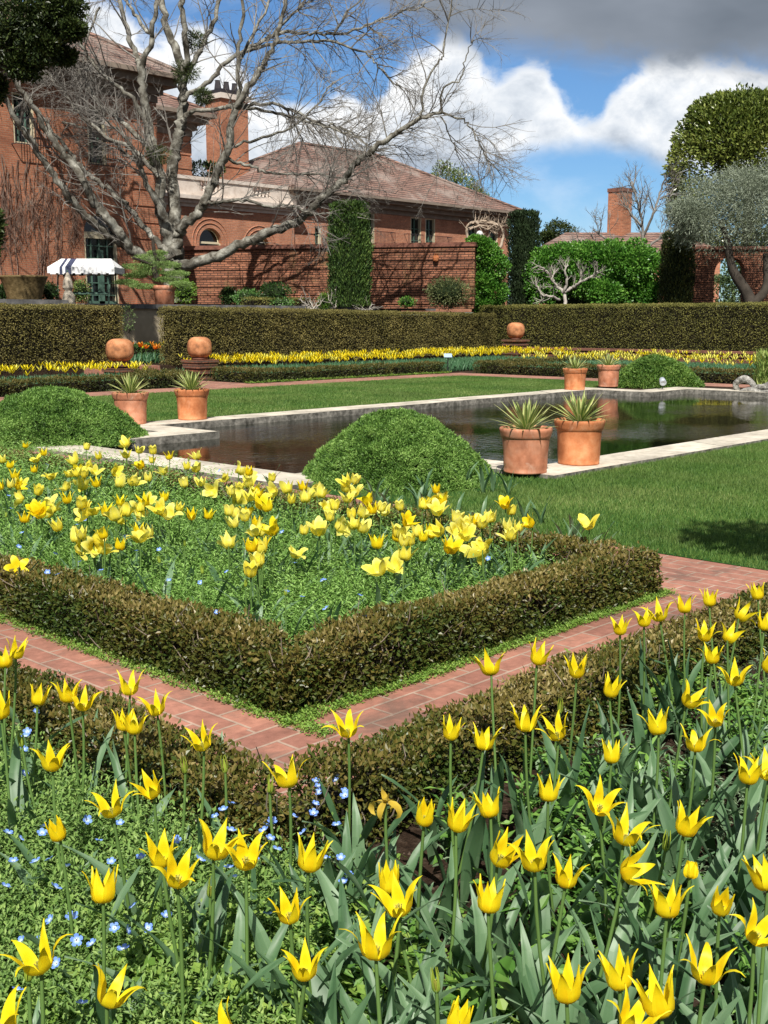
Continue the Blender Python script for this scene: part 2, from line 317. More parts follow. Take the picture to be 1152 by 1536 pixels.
o = bs.build('basin_wall', M_stone_side, cop); o.location = (-15.5, -10.5, 0)
# grass blades
def blades(n, rects, hgt, wid):
    area = np.array([(r[1]-r[0])*(r[3]-r[2]) for r in rects]); idx = rng.choice(len(rects), n, p=area/area.sum()); R = np.array(rects)[idx]
    x = R[:, 0]+(R[:, 1]-R[:, 0])*rng.random(n); y = R[:, 2]+(R[:, 3]-R[:, 2])*rng.random(n); a = rng.random(n)*6.283; h_ = hgt*(0.6+0.7*rng.random(n)); w = wid*(0.6+0.8*rng.random(n))
    le = rng.normal(size=(n, 2))*0.35*h_[:, None]; p = np.stack([x, y, np.full(n, 0.008)], 1); sd = np.stack([np.cos(a), np.sin(a), 0*a], 1)*w[:, None]*0.5
    V = np.stack([p-sd, p+sd, p+np.concatenate([le, h_[:, None]], 1)], 1).reshape(-1, 3)
    patch = 0.5+0.5*lump(np.stack([x, y, 0*x], 1), 1.1, 2); t = np.clip(0.38*patch+0.2*(0.5+0.5*lump(np.stack([x, y, 0*x], 1), 3.1, 5))+0.5*rng.random(n)**1.3, 0, 1)
    return V, np.arange(3*n).reshape(-1, 3), t
M_grass = leafmat('grass_blade', [(0.038, 0.09, 0.016), (0.078, 0.16, 0.030), (0.14, 0.24, 0.05), (0.32, 0.37, 0.13)], 0.55, 0.3, 0.3, 0.5, 0.8, (0.20, 0.26, 0.075))
g = MB(); V, F, t = blades(260000, [(6.85, 9.9, 1.2, 6.45), (9.9, 14.5, 0.5, 6.45)], 0.035, 0.007); g.add(V, F, 0, t)
V, F, t = blades(60000, [(14.5, 22, 1, 6.45), (7.3, 9.34, 6.45, 7.85)], 0.035, 0.013); g.add(V, F, 0, t)
V, F, t = blades(170000, [(9.3, 24.9, 14.5, 20.45), (7.1, 9.3, 14.7, 20.45)], 0.035, 0.014); g.add(V, F, 0, t)
tag(g.build('grass', M_grass), 'short mown green grass of the lawns beside the pool', 'grass', kind='stuff')

# ================================================================ hedges
def surf_pts(rects, h, dens, z0=0.0):
    """points + normals over the union of boxes (x0,x1,y0,y1)"""
    P_, N_ = [], []
    def inside(p, skip):
        r_ = np.zeros(len(p), bool)
        for i, (a, b, c, d) in enumerate(rects):
            if i != skip: r_ |= (p[:, 0] > a+1e-4) & (p[:, 0] < b-1e-4) & (p[:, 1] > c+1e-4) & (p[:, 1] < d-1e-4)
        return r_
    for i, (x0, x1, y0, y1) in enumerate(rects):
        for k, (ar, nn) in enumerate((((x1-x0)*(y1-y0), (0, 0, 1)), ((x1-x0)*h, (0, -1, 0)), ((x1-x0)*h, (0, 1, 0)), ((y1-y0)*h, (-1, 0, 0)), ((y1-y0)*h, (1, 0, 0)))):
            n_ = max(4, int(ar*dens)); a, b_ = rng.random(n_), rng.random(n_)
            if k == 0: p = np.stack([x0+(x1-x0)*a, y0+(y1-y0)*b_, np.full(n_, z0+h)], 1)
            elif k < 3: p = np.stack([x0+(x1-x0)*a, np.full(n_, y0 if k == 1 else y1), z0+h*b_], 1)
            else: p = np.stack([np.full(n_, x0 if k == 3 else x1), y0+(y1-y0)*a, z0+h*b_], 1)
            keep = ~inside(p+np.array(nn)*0.0, i); P_.append(p[keep]); N_.append(np.tile(nn, (keep.sum(), 1)).astype(float))
    return np.concatenate(P_), np.concatenate(N_)
def hedge(name, rects, h, dens, leaf, mleaf, mcore, label, cat, group=None, z0=0.0, rough=0.03, inset=0.05, topbias=0.0, shags=0, twig=None, tdens=0, ltopfn=None, wd=0.6, rnd=0.0):
    p, nn = surf_pts(rects, h, dens, z0); lf = MB()
    # rounded shoulders, lumpy faces, gappy depth
    if ltopfn is not None: p[:, 2] = z0+(p[:, 2]-z0)*ltopfn(p)
    if tdens:
        k_ = (lump(p, 6.3, 11)+0.6*lump(p, 17, 2) < 0.62) | (rng.random(len(p)) < .35); p, nn = p[k_], nn[k_]
    amp = lump(p, 1.7, 5)*rough*1.2+lump(p, 5.5, 1)*rough+lump(p, 14, 3)*rough*0.6; depth = -rng.random(len(p))**2*inset
    if rnd:
        zt = z0+h; e = np.clip((p[:, 2]-(zt-rnd))/rnd, 0, 1)**2
        p = p-nn*np.where(nn[:, 2:3] < 0.5, (e*rnd*0.35)[:, None], 0)
    p = p+nn*(amp+depth)[:, None]+rng.normal(size=p.shape)*rough*0.35; p[:, 2] = np.maximum(p[:, 2], z0+0.005)
    r_ = rng.normal(size=p.shape); d = nn*1.0+r_*0.8+np.array([0, 0, 0.35]); nrm = unit(len(p))*0.9+nn*0.6
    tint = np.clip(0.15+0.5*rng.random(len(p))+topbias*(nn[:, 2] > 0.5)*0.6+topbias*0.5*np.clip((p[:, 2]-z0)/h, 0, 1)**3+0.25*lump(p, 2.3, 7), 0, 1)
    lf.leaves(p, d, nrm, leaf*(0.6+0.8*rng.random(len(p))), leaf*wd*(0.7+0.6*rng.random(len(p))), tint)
    root = empty(name, ((rects[0][0]+rects[0][1])/2, (rects[0][2]+rects[0][3])/2, z0), label, cat, group); off = [-c for c in root.location]
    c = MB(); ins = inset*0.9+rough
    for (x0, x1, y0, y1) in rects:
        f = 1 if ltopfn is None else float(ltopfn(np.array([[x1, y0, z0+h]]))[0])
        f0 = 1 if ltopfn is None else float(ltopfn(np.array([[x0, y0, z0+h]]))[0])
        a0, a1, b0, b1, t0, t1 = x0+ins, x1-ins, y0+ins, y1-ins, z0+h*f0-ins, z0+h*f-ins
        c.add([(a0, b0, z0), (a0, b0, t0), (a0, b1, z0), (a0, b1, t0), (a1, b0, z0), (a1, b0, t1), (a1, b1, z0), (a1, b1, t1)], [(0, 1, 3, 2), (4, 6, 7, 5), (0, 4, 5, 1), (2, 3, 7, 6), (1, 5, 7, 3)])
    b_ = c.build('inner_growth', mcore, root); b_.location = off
    if tdens:
        tw = lf; q, qn = surf_pts(rects, h*0.9, tdens, z0)
        for i in range(len(q)):
            if qn[i][2] > 0.5: continue
            l = 0.05+0.1*random.random(); s0 = q[i]-qn[i]*0.02; dd = np.array([random.gauss(0, .5), random.gauss(0, .5), 1.0]); dd /= np.linalg.norm(dd)
            tw.tube([s0, s0+dd*l*0.5+qn[i]*0.012, s0+dd*l+qn[i]*random.uniform(-.01, .02)], [0.003, 0.0025, 0.0015], 3, 1, 0.5, cap=False)
    a = lf.build('foliage', [mleaf, twig or mcore], root); a.location = off
    return root
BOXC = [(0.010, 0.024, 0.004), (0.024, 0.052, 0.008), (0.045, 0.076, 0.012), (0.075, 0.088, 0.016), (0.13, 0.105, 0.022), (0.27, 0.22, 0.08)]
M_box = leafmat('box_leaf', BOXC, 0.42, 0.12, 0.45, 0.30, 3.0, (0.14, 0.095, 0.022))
M_box2 = leafmat('box_leaf_far', [(0.015, 0.025, 0.006), (0.035, 0.05, 0.012), (0.085, 0.085, 0.02), (0.15, 0.12, 0.035)], 0.5, 0.12, 0.3)
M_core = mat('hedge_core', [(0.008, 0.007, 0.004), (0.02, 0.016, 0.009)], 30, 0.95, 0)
M_twig = mat('dead_twig', [(0.16, 0.12, 0.09), (0.34, 0.28, 0.22)], 20, 0.9, 0)
M_yew = leafmat('yew_needles', [(0.08, 0.07, 0.024), (0.175, 0.15, 0.05), (0.30, 0.25, 0.085), (0.43, 0.35, 0.14)], 0.6, 0.08, 0.2, 0.5, 0.5, (0.15, 0.145, 0.04))
T_ = 0.24
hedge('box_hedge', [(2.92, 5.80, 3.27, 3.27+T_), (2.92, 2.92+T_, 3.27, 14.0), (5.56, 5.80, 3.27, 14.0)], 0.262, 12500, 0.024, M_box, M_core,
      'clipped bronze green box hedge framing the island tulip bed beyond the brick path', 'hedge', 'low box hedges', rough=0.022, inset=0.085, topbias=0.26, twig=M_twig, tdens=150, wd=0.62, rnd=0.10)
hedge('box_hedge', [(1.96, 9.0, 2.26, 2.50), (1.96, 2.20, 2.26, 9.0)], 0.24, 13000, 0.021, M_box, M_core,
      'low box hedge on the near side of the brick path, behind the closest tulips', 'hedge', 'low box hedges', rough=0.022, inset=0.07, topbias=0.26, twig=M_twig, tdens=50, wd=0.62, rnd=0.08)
for r, l in (([(-4, 16.7, 21.75, 22.15), (16.4, 16.8, 22.15, 24.0)], 'low box hedge before the far tulips left of the terracotta balls'), ([(18.6, 25.8, 21.75, 22.15), (18.6, 19.0, 22.15, 23.6)], 'long low box hedge along the far brick path behind the pool'),
             ([(26.5, 26.9, -4, 20.9), (26.5, 33, 20.9, 21.2)], 'low box hedge beyond the right end of the pool')):
    hedge('box_hedge', r, 0.33, 1300, 0.05, M_box2, M_core, l, 'hedge', 'low box hedges', rough=0.03, inset=0.08, topbias=0.3)
lt = lambda p: 1-0.10*np.clip((p[:, 0]-19)/15, 0, 1)
hedge('yew_hedge', [(-6, 17.9, 26.5, 27.2)], 1.63, 1500, 0.045, M_yew, M_core, 'tall clipped brown yew hedge left of the gap, behind the striped awning view', 'hedge', 'tall yew hedges', z0=0.3, rough=0.025, inset=0.08)
hedge('yew_hedge', [(19.55, 34.4, 26.5, 27.2)], 1.62, 1500, 0.045, M_yew, M_core, 'tall clipped brown yew hedge in the middle between gap and corner', 'hedge', 'tall yew hedges', z0=0.3, rough=0.025, inset=0.08, ltopfn=lt)
M_yew2 = leafmat('yew_needles_green', [(0.055, 0.058, 0.018), (0.13, 0.13, 0.035), (0.21, 0.20, 0.055), (0.31, 0.28, 0.09)], 0.6, 0.08, 0.2)
hedge('yew_hedge', [(34.6, 35.6, -6, 27.5)], 1.73, 1300, 0.045, M_yew2, M_core, 'taller green yew hedge at right behind the low brick wall', 'hedge', 'tall yew hedges', z0=0.35, rough=0.025, inset=0.08)
# inner green hedge seen through the gap
hedge('clipped_hedge', [(12, 24, 28.6, 29.0)], 0.55, 700, 0.05, leafmat('fresh_hedge', [(0.02, 0.05, 0.01), (0.05, 0.12, 0.02), (0.12, 0.2, 0.04)]), M_core, 'small bright green hedge seen through the gap behind orange tulips', 'hedge', z0=0.3)

# ================================================================ clipped mounds
M_mound = leafmat('mound_needles', [(0.03, 0.075, 0.012), (0.08, 0.17, 0.028), (0.16, 0.29, 0.06), (0.25, 0.39, 0.10)], 0.5, 0.2, 0.3)
M_mound_far = leafmat('mound_needles_far', [(0.03, 0.075, 0.012), (0.09, 0.18, 0.03), (0.18, 0.28, 0.06)], 0.5, 0.2, 0.3)
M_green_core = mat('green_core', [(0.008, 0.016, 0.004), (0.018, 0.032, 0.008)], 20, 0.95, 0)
def mound(x, y, r, h, n, leaf, label, m=None, sx=1.0):
    root = empty('clipped_mound', (x, y, 0), label, 'shrub', 'clipped evergreen mounds by the pool')
    def prof(t): return (math.cos(t*math.pi/2)**1.15)
    u_ = np.sqrt(rng.random(n)); a = rng.random(n)*6.283; rr = u_*r*(1+0.03*np.sin(a*3+x)+0.02*np.sin(a*7)); z = h*(1-u_**2.1)**1.05
    # more points on steep rim
    px, py = rr*np.cos(a), rr*np.sin(a); slope = 1.8*u_**0.7*h/r; nn = np.stack([np.cos(a)*slope, np.sin(a)*slope, np.ones(n)], 1); nn /= np.linalg.norm(nn, axis=1)[:, None]
    p = np.stack([px, py, z], 1); p += nn*(lump(p, 3.2, x)*0.022+lump(p, 9, x)*0.024+lump(p, 22, y)*0.02-rng.random(n)**2*0.05)[:, None]; p[:, 2] = np.maximum(p[:, 2], 0.01)
    lf = MB(); K = 4
    for k in range(K):
        d = nn*0.55+unit(n)*0.75+np.array([0, 0, 0.1]); ln = leaf*(0.5+0.8*rng.random(n)); t = np.clip(0.15+0.7*rng.random(n)+0.3*lump(p, 9, x)+0.2*lump(p, 24, y)+0.22*lump(p, 2.6, y), 0, 1)
        lf.leaves(p+unit(n)*leaf*0.3, d, unit(n), ln, leaf*0.34, t)
    lf.build('foliage', m or M_mound, root)
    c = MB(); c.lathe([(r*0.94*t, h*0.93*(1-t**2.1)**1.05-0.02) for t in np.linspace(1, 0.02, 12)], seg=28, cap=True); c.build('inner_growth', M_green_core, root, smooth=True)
    return root
mound(8.30, 7.60, 0.95, 0.67, 24000, 0.036, 'rounded evergreen mound in front of the pool, left of two potted yuccas')
mound(7.95, 13.5, 1.22, 0.67, 20000, 0.040, 'broad rounded evergreen mound at the left end of the pool')
mound(24.35, 13.95, 1.08, 0.68, 6500, 0.085, 'rounded evergreen mound at the far right corner of the pool', M_mound_far)
# ================================================================ pots, yuccas, terracotta balls, pedestals
M_terra = mat('terracotta', [(0.42, 0.15, 0.075), (0.56, 0.23, 0.13), (0.66, 0.33, 0.21)], 5, 0.75, 0.15, 0.01, 0.25, scale2=7, dist=0.6)
M_terra2 = mat('terracotta_orange', [(0.42, 0.13, 0.045), (0.60, 0.22, 0.09), (0.72, 0.33, 0.16)], 7, 0.75, 0.25, 0.01, 0.25, scale2=3)
M_ball = mat('terracotta_ball', [(0.20, 0.10, 0.06), (0.60, 0.25, 0.11), (0.74, 0.37, 0.20)], 4, 0.8, 0.3, 0.02, 0.2, scale2=2)
M_yucca = leafmat('yucca_leaf', [(0.08, 0.15, 0.04), (0.19, 0.27, 0.07), (0.42, 0.45, 0.15), (0.52, 0.50, 0.24)], 0.45, 0.2, 0.4)
for _m, _c in ((M_terra, (0.66, 0.50, 0.40)), (M_terra2, (0.68, 0.42, 0.28)), (M_ball, (0.16, 0.09, 0.06))):   # lime bloom and damp marks
    _nt = _m.node_tree; _b = _nt.nodes['Principled BSDF']; _s = _b.inputs['Base Color'].links[0].from_socket; _t = noise_node(_nt, 3.2, 8, 0.7, dist=1.2); _r = _nt.nodes.new('ShaderNodeMapRange'); _r.inputs[1].default_value = 0.54; _r.inputs[2].default_value = 0.70; _r.inputs[4].default_value = 0.55
    _nt.links.new(_t.outputs[0], _r.inputs[0]); _nt.links.new(mixc(_nt, _r.outputs[0], _s, _c), _b.inputs['Base Color'])
def terracotta_pot(x, y, z, r, h, label, mm, yl, n, seed, lean=0.0):
    root = empty('terracotta_pot', (x, y, z), label, 'plant pot', 'potted yuccas on the pool coping', seed)
    b = MB(); rb = r*0.80
    prof = [(0.001, 0.0), (rb, 0.0), (rb*1.01, 0.015)]+[(rb+(r*0.88-rb)*t, 0.02+(h*0.76-0.02)*t+0) for t in np.linspace(0, 1, 9)]+[(r*0.885, h*0.77)]
    b.lathe([(q[0]+(0.0025*math.sin(q[1]*130)), q[1]) for q in prof], seg=48)
    b.build('body', mm, root, smooth=True)
    b = MB(); b.lathe([(r*0.88, h*0.765), (r*0.93, h*0.79), (r*0.95, h*0.84), (r*0.985, h*0.905), (r*1.0, h*0.945), (r*0.995, h*0.98), (r*0.965, h*1.0), (r*0.91, h*0.985), (r*0.88, h*0.90)], seg=48); b.build('rim', mm, root, smooth=True)
    b = MB(); b.lathe([(r*0.885, h*0.91), (r*0.5, h*0.935), (0.01, h*0.94)], seg=24); b.build('potting_soil', M_soil, root)
    # yucca rosette
    yc = MB(); zz = h*0.90
    for i in range(n):
        a = i*2.39996+seed; el_ = math.radians(82-72*(i/n)**0.9+random.uniform(-5, 5)); L_ = r*1.32*random.uniform(0.82, 1.08)*(0.85+0.3*math.sin(math.pi*(i/n))); w0 = 0.026
        d = np.array([math.cos(a)*math.cos(el_), math.sin(a)*math.cos(el_), math.sin(el_)]); s_ = np.array([-math.sin(a), math.cos(a), 0]); up = np.cross(s_, d)
        K = 6; base = np.array([0, 0, zz])+d*0.03; V = []
        for k in range(K+1):
            t = k/K; c = base+d*L_*t+np.array([0, 0, -1])*(L_*0.14*t*t*math.cos(el_)); w = w0*(0.75+0.6*t-1.35*t**2.2)*1.0
            if k == K: w = 0.0008
            V += [c-s_*w, c-s_*w*0.45-up*w*0.18, c+s_*w*0.45-up*w*0.18, c+s_*w]
        F, T = [], []
        tt = random.random()*0.3
        for k in range(K):
            for j in range(3): F.append((k*4+j, k*4+j+1, k*4+5+j, k*4+4+j)); T.append(min(1, (0.62+tt) if j != 1 else 0.1+tt))
        yc.add(V, F, 0, T)
    o = yc.build('yucca', M_yucca); o.location = (x, y, z); tag(o, yl, 'yucca', 'variegated yuccas in the pots')
def PG(px, py, z): return G(px, py, z)[:2]
for (u_, v_, r, h_, lb, yl, mm, n, sd) in [
    (9.40, 6.84, 0.272, 0.46, 'pale pink terracotta pot on the near coping, right beside the clipped mound', 'spiky variegated yucca in the pale pot nearest the mound', M_terra, 44, 1.0),
    (10.36, 6.83, 0.275, 0.48, 'orange terracotta pot with small dark marks, on the near coping', 'spiky variegated yucca in the orange pot with dark marks', M_terra2, 46, 2.3),
    (9.78, 14.38, 0.275, 0.47, 'terracotta pot half hidden behind the broad left mound', 'yucca in the pot half hidden by the left mound', M_terra, 44, 3.1),
    (10.88, 14.33, 0.275, 0.47, 'terracotta pot standing clear on the coping corner at left, in front of the brick pedestal', 'yucca in the pot standing before the brick pedestal', M_terra2, 50, 4.4),
    (21.3, 14.2, 0.275, 0.47, 'left one of two terracotta pots at the far end of the pool', 'yucca in the left pot at the far end of the pool', M_terra2, 34, 5.2),
    (22.75, 14.25, 0.275, 0.50, 'right one of two far terracotta pots, touching the far mound', 'yucca in the far pot touching the mound', M_terra, 34, 6.6)]:
    terracotta_pot(u_, v_, 0.05, r, h_, lb, mm, yl, n, sd)
M_oldbrick = brickmat('old_brick', (0.30, 0.12, 0.07), (0.16, 0.075, 0.05), (0.10, 0.08, 0.065), 0.23, 0.07, 0.012, stain=((0.13, 0.11, 0.04), 2.5, 0.52, 0.8), bstr=0.9)
M_capstone = mat('cap_brick', [(0.12, 0.055, 0.04), (0.30, 0.13, 0.09)], 6, 0.9, 0.4, 0.02)
def ball_pedestal(x, y, z0, zt, r, sq, lb, pl):
    root = empty('brick_pedestal', (x, y, z0), pl, 'pedestal', 'brick pedestals'); h_ = zt-z0; b = MB(); k = 0; z = 0.0
    nc = max(3, int(round(h_/0.075)))
    for i in range(nc):                                       # stepped brick courses
        w = 0.31+0.02*((i*7) % 3)+(0.05 if i == nc-1 else 0)-(0.015 if i % 2 else 0); b.box(-w, w, -w, w, h_*i/nc+0.006*(i > 0), h_*(i+1)/nc)
    b.build('shaft', M_oldbrick, root)
    b = MB(); b.lathe([(0.001, 0), (0.2, 0), (0.22, 0.03), (0.2, 0.06)], seg=20); b.build('cap', M_capstone, root).location = (0, 0, h_)
    o = MB(); pr = []
    for t in np.linspace(-1, 1, 17):
        a = t*math.pi/2; c, s = math.cos(a), math.sin(a); pr.append((r*abs(c)**0.62+0.001, r*sq*(math.copysign(abs(s)**0.8, s)+1)))
    o.lathe(pr, seg=32, wob=0.008); ob = o.build('terracotta_ball', M_ball, smooth=True); ob.location = (x, y, zt+0.045); tag(ob, lb, 'ornament', 'terracotta ball ornaments')
ball_pedestal(16.3, 24.35, 0.0, 0.50, 0.345, 0.82, 'wide terracotta ball left of the gap in the yew hedge', 'low brick pedestal behind flowers under the left terracotta ball')
ball_pedestal(18.9, 24.5, 0.0, 0.52, 0.325, 0.86, 'terracotta ball with a dark stain, right of the hedge gap', 'stepped brick pedestal under the stained terracotta ball')
bx = G(787, 521, 0.55); ball_pedestal(34.0, 25.3, 0.0, 0.85, 0.33, 0.86, 'small far terracotta ball at the corner of the yew hedges', 'brick pedestal at the hedge corner at the end of the low wall')
# low brick wall with moulded cap
root = empty('low_brick_wall', (34.1, 10, 0), 'long low brick wall with projecting cap below the right hand yew hedge', 'garden wall')
b = MB(); b.box(-0.15, 0.18, -16, 14.9, 0, 0.50); b.build('wall', M_oldbrick, root)
b = MB(); b.box(-0.22, 0.2, -16, 14.88, 0.502, 0.58); b.box(-0.19, 0.18, -16, 14.87, 0.40, 0.44); b.build('coping', M_capstone, root)
# stone sculpture at pool end
M_carved = mat('carved_stone', [(0.03, 0.03, 0.027), (0.30, 0.29, 0.26), (0.62, 0.6, 0.55)], 14, 0.9, 0.9, 0.05, 0.1)
root = empty('shell_sculpture', (23.55, 10.9, 0.03), 'weathered carved stone shell ornament at the right end of the pool', 'sculpture')
b = MB()
for q, (pts, r_) in enumerate([([(0, 0.55, 0.0), (0, 0.60, 0.16), (0, 0.42, 0.27), (0, 0.25, 0.2), (0, 0.15, 0.08)], 0.085), ([(0.05, 0.15, 0.05), (0.03, -0.1, 0.14), (0, -0.35, 0.24), (0, -0.6, 0.26), (0, -0.9, 0.1)], 0.09), ([(-0.15, 0.5, -0.05), (-0.2, 0.2, 0.05), (-0.2, -0.1, 0.0), (-0.15, -0.5, 0.08)], 0.07), ([(-0.1, 0.3, 0.02), (-0.12, 0.0, 0.12), (-0.1, -0.3, 0.1)], 0.06), ([(-0.18, 0.0, -0.06), (-0.25, -0.3, 0.0), (-0.2, -0.7, 0.05)], 0.07)]):
    p_ = spline(pts, 6); b.tube(p_, [r_*(1-0.35*abs(2*i/len(p_)-1)) for i in range(len(p_))], 10)
b.build('scrolls', M_carved, root, smooth=True)
b = MB(); b.lathe([(0.001, -0.03), (0.30, -0.03), (0.33, 0.04), (0.22, 0.08), (0.16, 0.12)], (0.15, -0.1, 0), 20); b.build('base', M_carved, root, smooth=True)
# small spotlight and plant label
M_metal = plain('pale_metal', (0.55, 0.6, 0.66), 0.35, 0.3); M_dark = plain('dark_metal', (0.03, 0.035, 0.035), 0.5)
for (x, y, s, lb) in ((22.75, 12.85, 1.3, 'small pale garden spotlight in front of the far mound'), (7.3, 14.35, 0.9, 'small grey garden spotlight beside the left mound')):
    root = empty('garden_spotlight', (x, y, 0.03), lb, 'spotlight', 'garden spotlights'); b = MB(); b.tube([(0, 0, 0), (0, 0, 0.1*s)], 0.01, 8); b.box(-0.05, 0.05, -0.05, 0.05, 0, 0.015); b.build('stake', M_dark, root)
    b = MB(); b.lathe([(0.001, -0.085*s), (0.02*s, -0.08*s), (0.05*s, -0.06*s), (0.058*s, 0.06*s), (0.05*s, 0.065*s), (0.03*s, 0.05*s), (0.001, 0.05*s)], seg=16); o = b.build('lamp_head', M_metal, root, smooth=True); o.location = (0, 0, 0.15*s); o.rotation_euler = (math.radians(115), 0, math.radians(-48))
q = G(776, 551, 0.3); root = empty('plant_label', (26.1, 21.9, 0), 'pale blue-grey plant label on a stake before the far tulips', 'sign')
b = MB(); b.box(-0.012, 0.012, -0.012, 0.012, 0, 0.48); b.build('stake', M_dark, root)
b = MB(); b.box(-0.12, 0.12, -0.006, 0.006, -0.07, 0.07); o = b.build('plate', plain('label_plate', (0.35, 0.48, 0.62), 0.4), root); o.location = (0, 0, 0.52); o.rotation_euler = (math.radians(-40), 0, math.radians(-42))

# ================================================================ flowers
M_petal = None
def petalmat(name, cols, tr=0.3):
    m, nt, b = nodes(name); oi = nt.nodes.new('ShaderNodeObjectInfo'); r = ramp_node(nt, cols); t = noise_node(nt, 40, 4, 0.6)
    # fine veins running up the petal, per flower hue shift
    ad = nt.nodes.new('ShaderNodeMath'); ad.operation = 'MULTIPLY_ADD'; nt.links.new(t.outputs[0], ad.inputs[0]); ad.inputs[1].default_value = 0.55; at = nt.nodes.new('ShaderNodeAttribute'); at.attribute_name = 'tint'
    k = nt.nodes.new('ShaderNodeMath'); k.operation = 'MULTIPLY'; nt.links.new(at.outputs['Fac'], k.inputs[0]); k.inputs[1].default_value = 0.55; rr_ = nt.nodes.new('ShaderNodeMath'); rr_.operation = 'MULTIPLY_ADD'; nt.links.new(oi.outputs['Random'], rr_.inputs[0]); rr_.inputs[1].default_value = 0.3; nt.links.new(k.outputs[0], rr_.inputs[2]); sb_ = nt.nodes.new('ShaderNodeMath'); sb_.operation = 'SUBTRACT'; nt.links.new(rr_.outputs[0], sb_.inputs[0]); sb_.inputs[1].default_value = 0.12; nt.links.new(sb_.outputs[0], ad.inputs[2]); nt.links.new(ad.outputs[0], r.inputs[0])
    nt.links.new(r.outputs[0], b.inputs['Base Color']); b.inputs['Roughness'].default_value = 0.45; b.inputs['Specular IOR Level'].default_value = 0.3
    tl = nt.nodes.new('ShaderNodeBsdfTranslucent'); nt.links.new(r.outputs[0], tl.inputs[0]); mx = nt.nodes.new('ShaderNodeMixShader'); mx.inputs[0].default_value = tr
    nt.links.new(b.outputs[0], mx.inputs[1]); nt.links.new(tl.outputs[0], mx.inputs[2]); nt.links.new(mx.outputs[0], nt.nodes['Material Output'].inputs[0]); MATS[name] = m; return m
M_petal = petalmat('yellow_petal', [(0.86, 0.47, 0.003), (0.90, 0.68, 0.008), (0.92, 0.80, 0.02)])
M_petal_pale = petalmat('pale_yellow_petal', [(0.86, 0.66, 0.02), (0.89, 0.79, 0.07), (0.90, 0.84, 0.24)])
M_petal_orange = petalmat('orange_petal', [(0.75, 0.06, 0.01), (0.85, 0.18, 0.02), (0.8, 0.35, 0.03)])
M_stem = leafmat('tulip_stem', [(0.07, 0.14, 0.035), (0.12, 0.20, 0.05)], 0.5, 0.0, 0.3)
M_tleaf = leafmat('tulip_leaf', [(0.04, 0.095, 0.038), (0.08, 0.16, 0.07), (0.14, 0.235, 0.12), (0.26, 0.36, 0.23)], 0.45, 0.25, 0.45)
M_pistil = plain('pistil', (0.35, 0.35, 0.06), 0.6)
def petal_mesh(mb, ang, open_, flare, length, width, pointed=1.0, mi=0, curl=0.0, nu=5, nv=9, inner=False, twist=0.0):
    """petal of a cup: open_ = cup angle of lower half, flare = how far the tip leans out"""
    V = []; ca, sa = math.cos(ang), math.sin(ang)
    r, z = 0.004, 0.0; th = math.radians(12); ds = length/(nv-1); path = []
    for i in range(nv):
        t = i/(nv-1); path.append((r, z, t, th))
        # th measured from horizontal outward: starts flat, goes vertical, then flares out
        if t < 0.28: tgt = math.radians(12)+(math.radians(86-open_*0.5)-math.radians(12))*(t/0.28)
        elif t < 0.45: tgt = math.radians(86-open_*0.5)+math.radians(10-open_*0.3)*((t-0.28)/0.17)
        else: tgt = math.radians(96-open_*0.8)-math.radians(flare)*((t-0.45)/0.55)**1.0-curl*max(0, t-0.85)*8
        th = tgt; r += math.cos(th)*ds; z += math.sin(th)*ds
    for (r, z, t, th) in path:
        if pointed: w = width*(math.sin(math.pi*min(1, (t+0.10)/1.10)**0.80)**0.95)*(1-0.25*t**3)*(1-0.5*max(0, t-0.42))
        else: w = width*1.15*math.sin(math.pi*min(1, (t+0.12)/1.16)**1.05)**0.62
        if t >= 0.999: w = 0.0006 if pointed else width*0.18
        r_ = max(r, 0.006)
        for j in range(nu):
            s = (j/(nu-1)-0.5)*2; a = s*w/ r_ * 0.5; a = max(-1.05, min(1.05, a)); cup = (1-math.cos(a))*r_
            lx = r_*math.cos(a)+ (0.0 if abs(s) > .1 else -0.0008); ly = s*w*0.5; lx = r-(cup*0.85)+ (0.003*s*s if t > 0.6 else 0)
            ly2 = ly*math.cos(twist*t)
            V.append((lx*ca-ly2*sa, lx*sa+ly2*ca, z+ly*math.sin(twist*t)))
    F = [(i*nu+j, i*nu+j+1, (i+1)*nu+j+1, (i+1)*nu+j) for i in range(nv-1) for j in range(nu-1)]
    T = [0.45+0.5*(i/(nv-2))-0.3*(1 if j in (1, 2) and nu == 5 else 0) for i in range(nv-1) for j in range(nu-1)]
    mb.add(V, F, mi, T)
